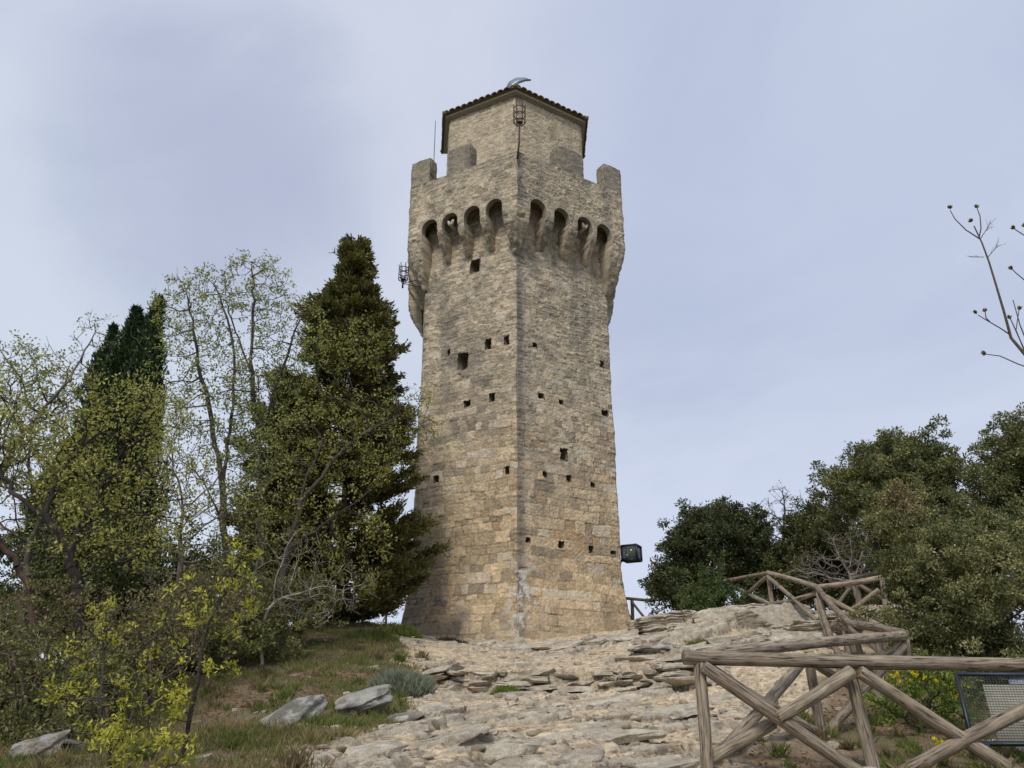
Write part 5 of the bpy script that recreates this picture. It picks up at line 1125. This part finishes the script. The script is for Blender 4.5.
# ================================================================== trees, right
HO = ((.034, .046, .020), (.070, .080, .032))
evergreen('holm_oak', 'dark round evergreen tree nearest the tower on the right', 'tree', [(712, 635, 24), (712, 590, 24), (712, 560, 24)],
          [(718, 550, 46, 32, 24, 1.5, 50), (682, 584, 20, 18, 24, 1.0, 20), (722, 526, 34, 14, 24, 1.0, 16), (760, 570, 28, 26, 24, 1.2, 16)], 71, HO, .09, 150, 600, (.32, .6))
evergreen('holm_oak', 'smaller evergreen with brownish top between two larger trees on the right', 'tree', [(815, 630, 23), (815, 580, 23), (815, 550, 23)],
          [(812, 550, 38, 28, 23, 1.3, 40), (818, 524, 26, 16, 23, 1, 12), (795, 575, 34, 22, 23, 1.1, 14)], 72, ((.045, .055, .02), (.09, .09, .035)), .085, 100, 480, (.28, .52), accent=[(838, 505, 23, .8, (.17, .11, .06)), (815, 500, 23, .4, (.14, .12, .05))])
evergreen('holm_oak', 'tall spreading evergreen oak on the right with a tan patch in its crown', 'tree', [(905, 650, 18.5), (905, 580, 18.5), (905, 520, 18.5)],
          [(902, 484, 48, 32, 18.5, 1.4, 60), (866, 490, 26, 26, 18.5, 1.0, 24), (908, 456, 24, 12, 18.5, .7, 10), (925, 535, 56, 32, 18.2, 1.3, 26)], 73, ((.07, .08, .032), (.16, .16, .065)), .075, 170, 620, (.26, .48), accent=[(902, 502, 17.5, .42, (.24, .20, .10))])
evergreen('holm_oak', 'big evergreen oak cut by the right edge of the picture', 'tree', [(1035, 690, 16), (1035, 600, 16), (1035, 520, 16)],
          [(1040, 466, 36, 46, 16, 1.3, 56), (1000, 478, 22, 24, 16.5, .8, 14), (1010, 515, 34, 40, 16, 1.2, 30), (1065, 520, 40, 80, 16, 1.2, 30), (985, 560, 40, 40, 15.8, 1, 16)], 74, ((.07, .08, .032), (.16, .16, .065)), .065, 165, 620, (.24, .43))
evergreen('evergreen_bush', 'broad olive green leafy bush behind the fence corner on the right', 'bush', [(960, 700, 12.5), (960, 660, 12.5), (960, 630, 12.5)],
          [(950, 600, 52, 62, 12.5, 1.2, 60), (1010, 600, 44, 70, 12.5, 1.2, 50), (925, 560, 36, 36, 12.8, .9, 18), (985, 660, 60, 30, 12.2, .9, 30), (1065, 610, 30, 80, 12.5, 1, 18), (898, 506, 12, 11, 12.8, .25, 9), (905, 530, 14, 14, 12.8, .3, 8)], 75, ((.08, .09, .035), (.21, .20, .09)), .052, 230, 560, (.17, .32), rmax=.07, accent=[(898, 502, 12.8, .34, (.30, .24, .13))])
evergreen('evergreen_bush', 'dark evergreen mass behind the climbing fence below the dead twigs', 'bush', [(850, 640, 24), (850, 610, 24)],
          [(840, 590, 50, 26, 24, 1, 30), (880, 600, 36, 26, 22, .8, 24), (870, 560, 30, 26, 23, .8, 16), (910, 600, 30, 30, 20, .8, 14)], 94, ((.045, .06, .02), (.085, .095, .035)), .10, 90, 300, (.3, .55), rmax=.05)
evergreen('evergreen_bush', 'low dark shrub under the smaller evergreen behind the pale outcrop', 'bush', [(712, 618, 19.6), (712, 606, 19.6)],
          [(708, 600, 12, 9, 19.6, .4, 20), (722, 594, 10, 9, 19.6, .4, 10), (692, 606, 9, 5, 19.6, .3, 6), (745, 604, 12, 6, 19.8, .3, 8)], 76, ((.045, .07, .02), (.075, .10, .03)), .07, 44, 240, (.14, .26), rmax=.05)
decid('dead_shrub', 'bare grey dead twigs in front of the evergreens behind the fence', 'dead shrub', [(862, 640, 17.6), (858, 600, 17.6), (850, 575, 17.6)],
      [(825, 570, 42, 22, 17.5, .7, 200), (850, 550, 30, 24, 17.6, .6, 120)], 77, OB, .04, seg=.14, di=.8, dk=.17, rmax=.04, r0=.006, leafprob=.0 + .02, barkcol=(.24, .21, .18))
decid('bare_tree', 'thin twiggy tops sticking out between the evergreens on the right', 'tree', [(780, 640, 24.5), (782, 560, 24.5), (785, 510, 24.5)],
      [(785, 505, 22, 22, 24.5, .6, 90), (765, 520, 14, 20, 24.5, .5, 40)], 78, ((.12, .13, .05), (.16, .15, .07)), .06, seg=.15, di=.9, dk=.2, rmax=.05, r0=.007, nleaf=3, leafprob=.4)
decid('bare_tree', 'small budding tree low behind the left foot of the tower', 'tree', [(385, 640, 26), (386, 610, 26)],
      [(386, 600, 20, 22, 26, .8, 120)], 79, ((.28, .29, .22), (.35, .34, .28)), .06, seg=.15, di=.9, dk=.2, rmax=.04, r0=.007, nleaf=3, leafprob=.6, barkcol=(.2, .18, .16))
# yellow-flowering shrub by the fence
p = shrub('green shrub with yellow flowers behind the near fence rail', [(925, 690, 34, 26, 9.6, .5, 330), (885, 705, 24, 16, 9.2, .3, 90), (960, 700, 20, 30, 9.8, .4, 90)], 58, ((.12, .18, .03), (.20, .25, .05)), .042, (920, 735, 9.5), nleaf=15, bark=(.09, .10, .04), name='flowering_shrub', clump=.05, dk=.12, twig=.09, seg=.1)
rr = np.random.default_rng(5); c_ = np.concatenate([ell(918, 676, 26, 9, 9.4, .35, 13, rr, .4), ell(903, 670, 10, 6, 9.3, .2, 6, rr), ell(935, 742, 6, 4, 8.6, .1, 5, rr), ell(950, 690, 16, 14, 9.5, .3, 10, rr)]); 
for q_ in range(len(c_)):
    V, F_, C_ = quads_leaf(np.repeat(c_[q_:q_+1], 6, 0), rr.normal(size=(6, 3))+[0, -.3, .4], .036, .03, rr, np.array([[.75, .60, .02]])*rr.uniform(.8, 1.1, (6, 1)))
    mesh_np('flower', V-np.array(p.location), F_, M_LEAF, p, C_)
# ================================================================== log fences
def log(root, name, a, b, r, seed, taper=.04):
    """a pole as its own object: local Z runs along it"""
    a = np.array(a, float); b = np.array(b, float); L = np.linalg.norm(b-a); rr = np.random.default_rng(seed); m = max(6, int(L/.10)); n = 16
    z = np.linspace(0, L, m); bx, by = rr.normal(size=2)*.006*L; cx_ = bx*np.sin(z/L*PI); cy_ = by*np.sin(z/L*PI); an = np.arange(n)*2*PI/n
    rad = r*(1+taper*(z/L-.5)*2)[:, None]*(1+.03*vnoise(np.cos(an)[None]*1.5+z[:, None]*1.2+seed, np.sin(an)[None]*1.5+z[:, None]*.7, s=seed)+.03*vnoise(z[:, None]*3+0*an[None], 0*z[:, None]+an[None]*0+seed, s=seed+1))
    # checks: shallow lengthwise splits
    for _ in range(2):
        a0 = rr.uniform(0, 2*PI); z0, z1 = sorted(rr.uniform(0, L, 2)); g = np.exp(-((np.angle(np.exp(1j*(an-a0))))/.22)**2)[None]*sstep(z0, z0+.15, z)[:, None]*sstep(z1, z1-.15, z)[:, None] if z1-z0 > .3 else 0
        rad = rad*(1-.10*g)
    V = np.stack([cx_[:, None]+np.cos(an)[None]*rad, cy_[:, None]+np.sin(an)[None]*rad, z[:, None]+0*an[None]], -1).reshape(-1, 3)
    i = np.arange(m-1)[:, None]*n; j = np.arange(n)[None]; k = (j+1) % n; F4 = np.stack([i+j, i+k, i+n+k, i+n+j], -1).reshape(-1, 4)
    # bevelled ends
    V2 = [V]; caps = []; base = m*n; mi = [0]*len(F4)
    for (row, s_, zz) in ((0, -1, -.008), (m-1, 1, L+.008)):
        ring = V[row*n:(row+1)*n].copy(); c0 = ring.mean(0); rg2 = c0+(ring-c0)*.86; rg2[:, 2] = zz; V2.append(rg2); 
        q = np.stack([row*n+j[0], row*n+k[0], base+k[0], base+j[0]], -1)
        if s_ < 0: q = q[:, ::-1]
        F4 = np.concatenate([F4, q]); mi += [0]*n; caps.append(list(range(base, base+n))[::-1] if s_ < 0 else list(range(base, base+n))); base += n
    o = mesh_np(name, np.concatenate(V2), [F4, np.array(caps)], None, root, None, True, mats=[M_LOG, M_LOGEND], mi=mi+[1, 1])
    o.rotation_mode = 'QUATERNION'; o.rotation_quaternion = Vector(b-a).to_track_quat('Z', 'Y'); o.location = Vector(a)-root.location; return o
_ls = [1000]
def fence(label, items, at):
    root = empty('log_fence', (at[0], at[1], HF1(at[0], at[1])), label, 'fence', 'rustic log fences along the path')
    for nm, a, b, r in items:
        if a[1] > 12.5: r = r*.84
        _ls[0] += 1; log(root, nm, a, b, r, _ls[0])
    return root
def gnd(p, dz=-.12): return np.array([p[0], p[1], HF1(p[0], p[1])+dz])
Yq = lambda a, b, y: P(a, b, y)
# near section, seen broadside
rA = Yq(684, 657.5, 7.1); A0 = Yq(699, 663, 7.12); Bt = Yq(850, 672, 7.3); Bb = Yq(880, 800, 7.3); C_t = Yq(1045, 672, 7.45); Cb = Yq(1080, 800, 7.45); Ab = Yq(708, 790, 7.12)
fence('nearest log fence section with crossed braces, cut by the right edge', [
    ('rail', rA, Yq(1180, 668, 7.6), .060), ('post', A0, gnd(Ab), .050), ('post', Bt, gnd(Bb), .052), ('post', C_t+[.1, 0, 0], gnd(Cb), .052),
    ('brace', Yq(704, 667, 7.05), Yq(878, 786, 7.2), .055), ('brace', Yq(704, 762, 7.18), Yq(773, 722, 7.25), .052), ('brace', Yq(778, 718, 7.08), Yq(851, 672, 7.2), .055),
    ('brace', Yq(860, 672, 7.22), Yq(1060, 800, 7.38), .057), ('brace', Yq(880, 786, 7.3), Yq(1075, 685, 7.25), .058)], (1.2, 7.2))
# section running back from the same corner
D_t, D_b = Yq(905, 640, 10.4), Yq(912, 715, 10.4); Cm_t, Cm_b = Yq(808, 655, 9.0), Yq(822, 738, 9.0)
fence('log fence section running back from the near corner to the bend post', [
    ('rail', Yq(700, 655, 7.32), Yq(903, 636, 10.4), .058), ('post', Cm_t, gnd(Cm_b), .052), ('post', D_t, gnd(D_b), .055),
    ('brace', Yq(703, 664, 7.4), Yq(822, 736, 8.95), .050), ('brace', Yq(714, 760, 7.55), Yq(800, 664, 8.9), .055),
    ('brace', Yq(824, 735, 9.1), Yq(855, 700, 9.6), .05), ('brace', Yq(857, 698, 9.6), Yq(903, 647, 10.35), .05), ('brace', Yq(812, 662, 9.05), Yq(905, 712, 10.3), .05)], (2.6, 9))
# climbing sections beyond the bend
E_t, E_b = Yq(851, 624, 12.6), Yq(866, 668, 12.6); F_t, F_b = Yq(818, 588, 16.4), Yq(829, 640, 16.4)
fence('log fence section from the bend post to the next post uphill', [
    ('rail', Yq(905, 634, 10.5), E_t, .058), ('post', E_t, gnd(E_b), .055), ('brace', Yq(851, 628, 12.5), Yq(905, 672, 10.8), .05), ('brace', Yq(862, 672, 12.2), Yq(903, 645, 10.8), .05), ('post', Yq(878, 632, 11.5), gnd(Yq(884, 690, 11.5)), .045)], (5, 11.4))
fence('steep log fence section climbing to the peaked post', [
    ('rail', E_t, F_t, .062), ('post', F_t, gnd(F_b), .06), ('brace', Yq(818, 594, 16.2), Yq(842, 662, 13.2), .055), ('brace', Yq(829, 630, 16), Yq(850, 628, 12.8), .05),
    ('post', Yq(838, 612, 14.2), gnd(Yq(850, 662, 14.2)), .055), ('post', Yq(843, 618, 13.4), gnd(Yq(858, 668, 13.4)), .05), ('brace', Yq(816, 600, 16), Yq(836, 660, 14), .05)], (5.8, 14.5))
G_t, G_b = Yq(768, 573, 18.4), Yq(773, 612, 18.4)
fence('log fence section on top of the pale outcrop below the dark tree', [
    ('rail', F_t+[0, 0, .02], G_t, .062), ('post', G_t, gnd(G_b), .062), ('brace', Yq(768, 577, 18.3), Yq(820, 624, 16.6), .058), ('brace', Yq(817, 593, 16.6), Yq(773, 604, 18.3), .058)], (6.2, 17.5))
fence('far log fence section leaving the peaked post to the left over the outcrop', [
    ('rail', G_t, Yq(716, 583, 21.2), .060), ('brace', Yq(766, 577, 18.5), Yq(738, 602, 20), .055), ('brace', Yq(735, 587, 20.1), Yq(771, 605, 18.5), .055), ('post', Yq(722, 583, 21), gnd(Yq(722, 612, 21)), .058)], (5.9, 19.3))
Ht, Hb = Yq(882, 578, 15.6), Yq(887, 632, 15.6)
fence('log fence section running right from the climbing fence into the evergreen', [
    ('rail', Yq(817, 587, 16.4)+[0, .05, 0], Ht, .066), ('post', Ht, gnd(Hb), .062), ('brace', Yq(821, 594, 16.3), Yq(884, 628, 15.6), .06), ('brace', Yq(879, 590, 15.6), Yq(829, 628, 16.3), .06)], (7, 16))
fence('farthest log fence section half hidden by the evergreen on the right', [
    ('rail', Yq(850, 578, 19.2), Yq(885, 571, 19), .065), ('rail', Yq(853, 573, 19.4), Yq(872, 569, 19.2), .05), ('post', Yq(857, 578, 19.2), gnd(Yq(859, 610, 19.2)), .062), ('brace', Yq(858, 584, 19.1), Yq(905, 612, 18.7), .06), ('brace', Yq(852, 586, 19.2), Yq(838, 604, 19.4), .055)], (8, 19.2))
fence('short dark fence seen in the gap between the tower and the dark tree', [
    ('rail', Yq(622, 598, 27), Yq(655, 601, 27), .06), ('post', Yq(632, 600, 27), Yq(633, 640, 27), .07), ('brace', Yq(632, 602, 26.9), Yq(648, 622, 26.9), .05), ('brace', Yq(631, 618, 27.1), Yq(624, 608, 27.1), .05)], (4.4, 27))
# ------------------------------------------------------------------ mesh panel at the right edge
TLp, BLp = Yq(956, 674, 8.6), Yq(973, 744, 8.2); TRp, BRp = TLp+np.array([1.35, -.05, -.02]), BLp+np.array([1.30, -.05, 0])
mp_ = empty('mesh_panel', gnd(BLp, 0), 'dark framed wire mesh panel over a pale board behind the near fence at right edge', 'panel'); ml = np.array(mp_.location)
for a, b in ((TLp, BLp), (TRp, BRp), (TLp, TRp), (BLp, BRp)):
    mb = MB(); mb.tube([a, b], .021, 4); shift(mb, ml).build('frame_bar', M_DARK, mp_)
mb = MB()
for k in range(1, 46):
    t = k/46; mb.tube([TLp*(1-t)+TRp*t, BLp*(1-t)+BRp*t], .0028, 3, cap=False)
for k in range(1, 27):
    t = k/27; mb.tube([TLp*(1-t)+BLp*t, TRp*(1-t)+BRp*t], .0028, 3, cap=False)
shift(mb, ml).build('wire_mesh', plain_mat('mesh_wire', (.06, .065, .07), .5, .5), mp_)
up_ = (TLp-BLp); rt = (TRp-TLp); nrm = np.cross(rt, up_); nrm /= np.linalg.norm(nrm); nrm = nrm if nrm[1] > 0 else -nrm
def quad_board(u0, u1, v0, v1, d, th_, name, mat):
    V = []
    for dd in (d, d+th_):
        for (a, b) in ((u0, v0), (u1, v0), (u1, v1), (u0, v1)): V.append(BLp+rt*a+up_*b+nrm*dd)
    mb = MB(); mb.add(V, [(0, 1, 2, 3), (7, 6, 5, 4), (0, 4, 5, 1), (1, 5, 6, 2), (2, 6, 7, 3), (3, 7, 4, 0)]); shift(mb, ml).build(name, mat, mp_)
quad_board(.20, .97, .10, .90, .06, .03, 'back_board', plain_mat('pale_board', (.42, .40, .31), .8, noise=.12, scale=8))
quad_board(.40, .97, .905, .985, .05, .03, 'top_strip', plain_mat('pale_blue_strip', (.50, .56, .66), .6))
for t in (.1, .9):
    a = BLp*(1-t)+BRp*t; mb = MB(); mb.tube([a, gnd(a, -.2)], .024, 6); shift(mb, ml).build('leg', M_DARK, mp_)

# ================================================================== budding branch, upper right
sp = [P(1150, 900, 5.2), P(1140, 700, 5.2), P(1120, 520, 5.1), P(1080, 420, 5.05), P(1044, 373, 5.0), P(1027, 357, 5.0), P(1011, 338, 5.0), P(1004, 312, 5), P(996, 285, 5.0), P(989, 262, 5), P(982, 243, 5), P(974, 226, 5)]
sp[0][2] = HF1(sp[0][0], sp[0][1])-.1; sp[0][1] = 5.2
sloc = sp[0]+[0, 0, .1]; sap = empty('budding_sapling', sloc, 'bare branch with fat green buds reaching in from the upper right edge', 'sapling')
mb = MB(); mb.tube(sp, [.035, .03, .025, .017, .0125, .0115, .010, .0085, .0075, .0065, .0055, .0045], 7, (.13, .105, .08))
bc = (.12, .095, .07); tw = [[(980, 239), (966, 230), (955, 219), (950, 210)], [(979, 238), (981, 228), (980, 216), (977, 208)], [(1050, 250), (1030, 239), (1016, 230), (1012, 227)], [(1052, 300), (1028, 283), (1016, 273), (1011, 268)],
     [(1009, 334), (1000, 328), (988, 321), (978, 315)], [(990, 322), (986, 318), (985, 311)], [(1040, 372), (1018, 364), (1000, 356), (984, 354)], [(1030, 362), (1020, 340), (1012, 322), (1010, 318)], [(1034, 366), (1024, 350), (1016, 330), (1019, 310)], [(1030, 350), (1020, 325), (1013, 300)]]
for t in tw: mb.tube([P(a, b, 5.0) for a, b in t], np.linspace(.0048, .003, len(t)), 5, bc)
for t in [[(1052, 300), (1044, 340), (1030, 358)], [(1050, 250), (1056, 280), (1052, 300)]]: mb.tube([P(a, b, 5.05) for a, b in t], .006, 5, bc)
rr = np.random.default_rng(3)
for a, b, da, db, n in ((984, 257, -1, 0, 7), (987, 258, .8, -.9, 6), (981, 238, .7, -1.1, 8)):   # feathery dead twiglets
    q0 = np.array([a, b]); 
    q1 = q0+np.array([da, db])*14; mb.tube([P(*q0, 5.02), P(*q1, 5.02)], [.003, .0018], 4, (.2, .17, .15))
    for k in range(n):
        s_ = q0+(q1-q0)*rr.uniform(.3, 1); e_ = s_+np.array([da, db])*rr.uniform(3, 8)+rr.normal(size=2)*3; mb.tube([P(*s_, 5.02), P(*e_, 5.02)], [.0016, .0010], 3, (.22, .19, .17))
shift(mb, sloc).build('stem', M_BARK, sap)
for (a, b, dx, dy) in ((950, 208, -.1, 1), (977, 207, -.05, 1), (971, 221, -.2, 1), (1014, 228, -.8, .7), (1011, 269, -.5, 1), (976, 313, -.5, .6), (985, 311, .2, 1), (985, 353, -1, .2), (1009, 318, .1, 1), (1019, 309, .2, 1), (1024, 226, .2, 1)):
    c0 = P(a, b, 5.0); d = np.array([dx, 0, dy])/math.hypot(dx, dy); mb = MB(); 
    V_, F__, C__ = quads_leaf(np.repeat([c0-d*.010], 12, 0), np.repeat([d], 12, 0)+rr.normal(size=(12, 3))*.28, .036, .016, rr, np.array([[.17, .17, .05]])*rr.uniform(.6, 1.4, (12, 1)), curl=.6)
    mesh_np('bud', V_-sloc, F__, M_LEAF, sap, C__)
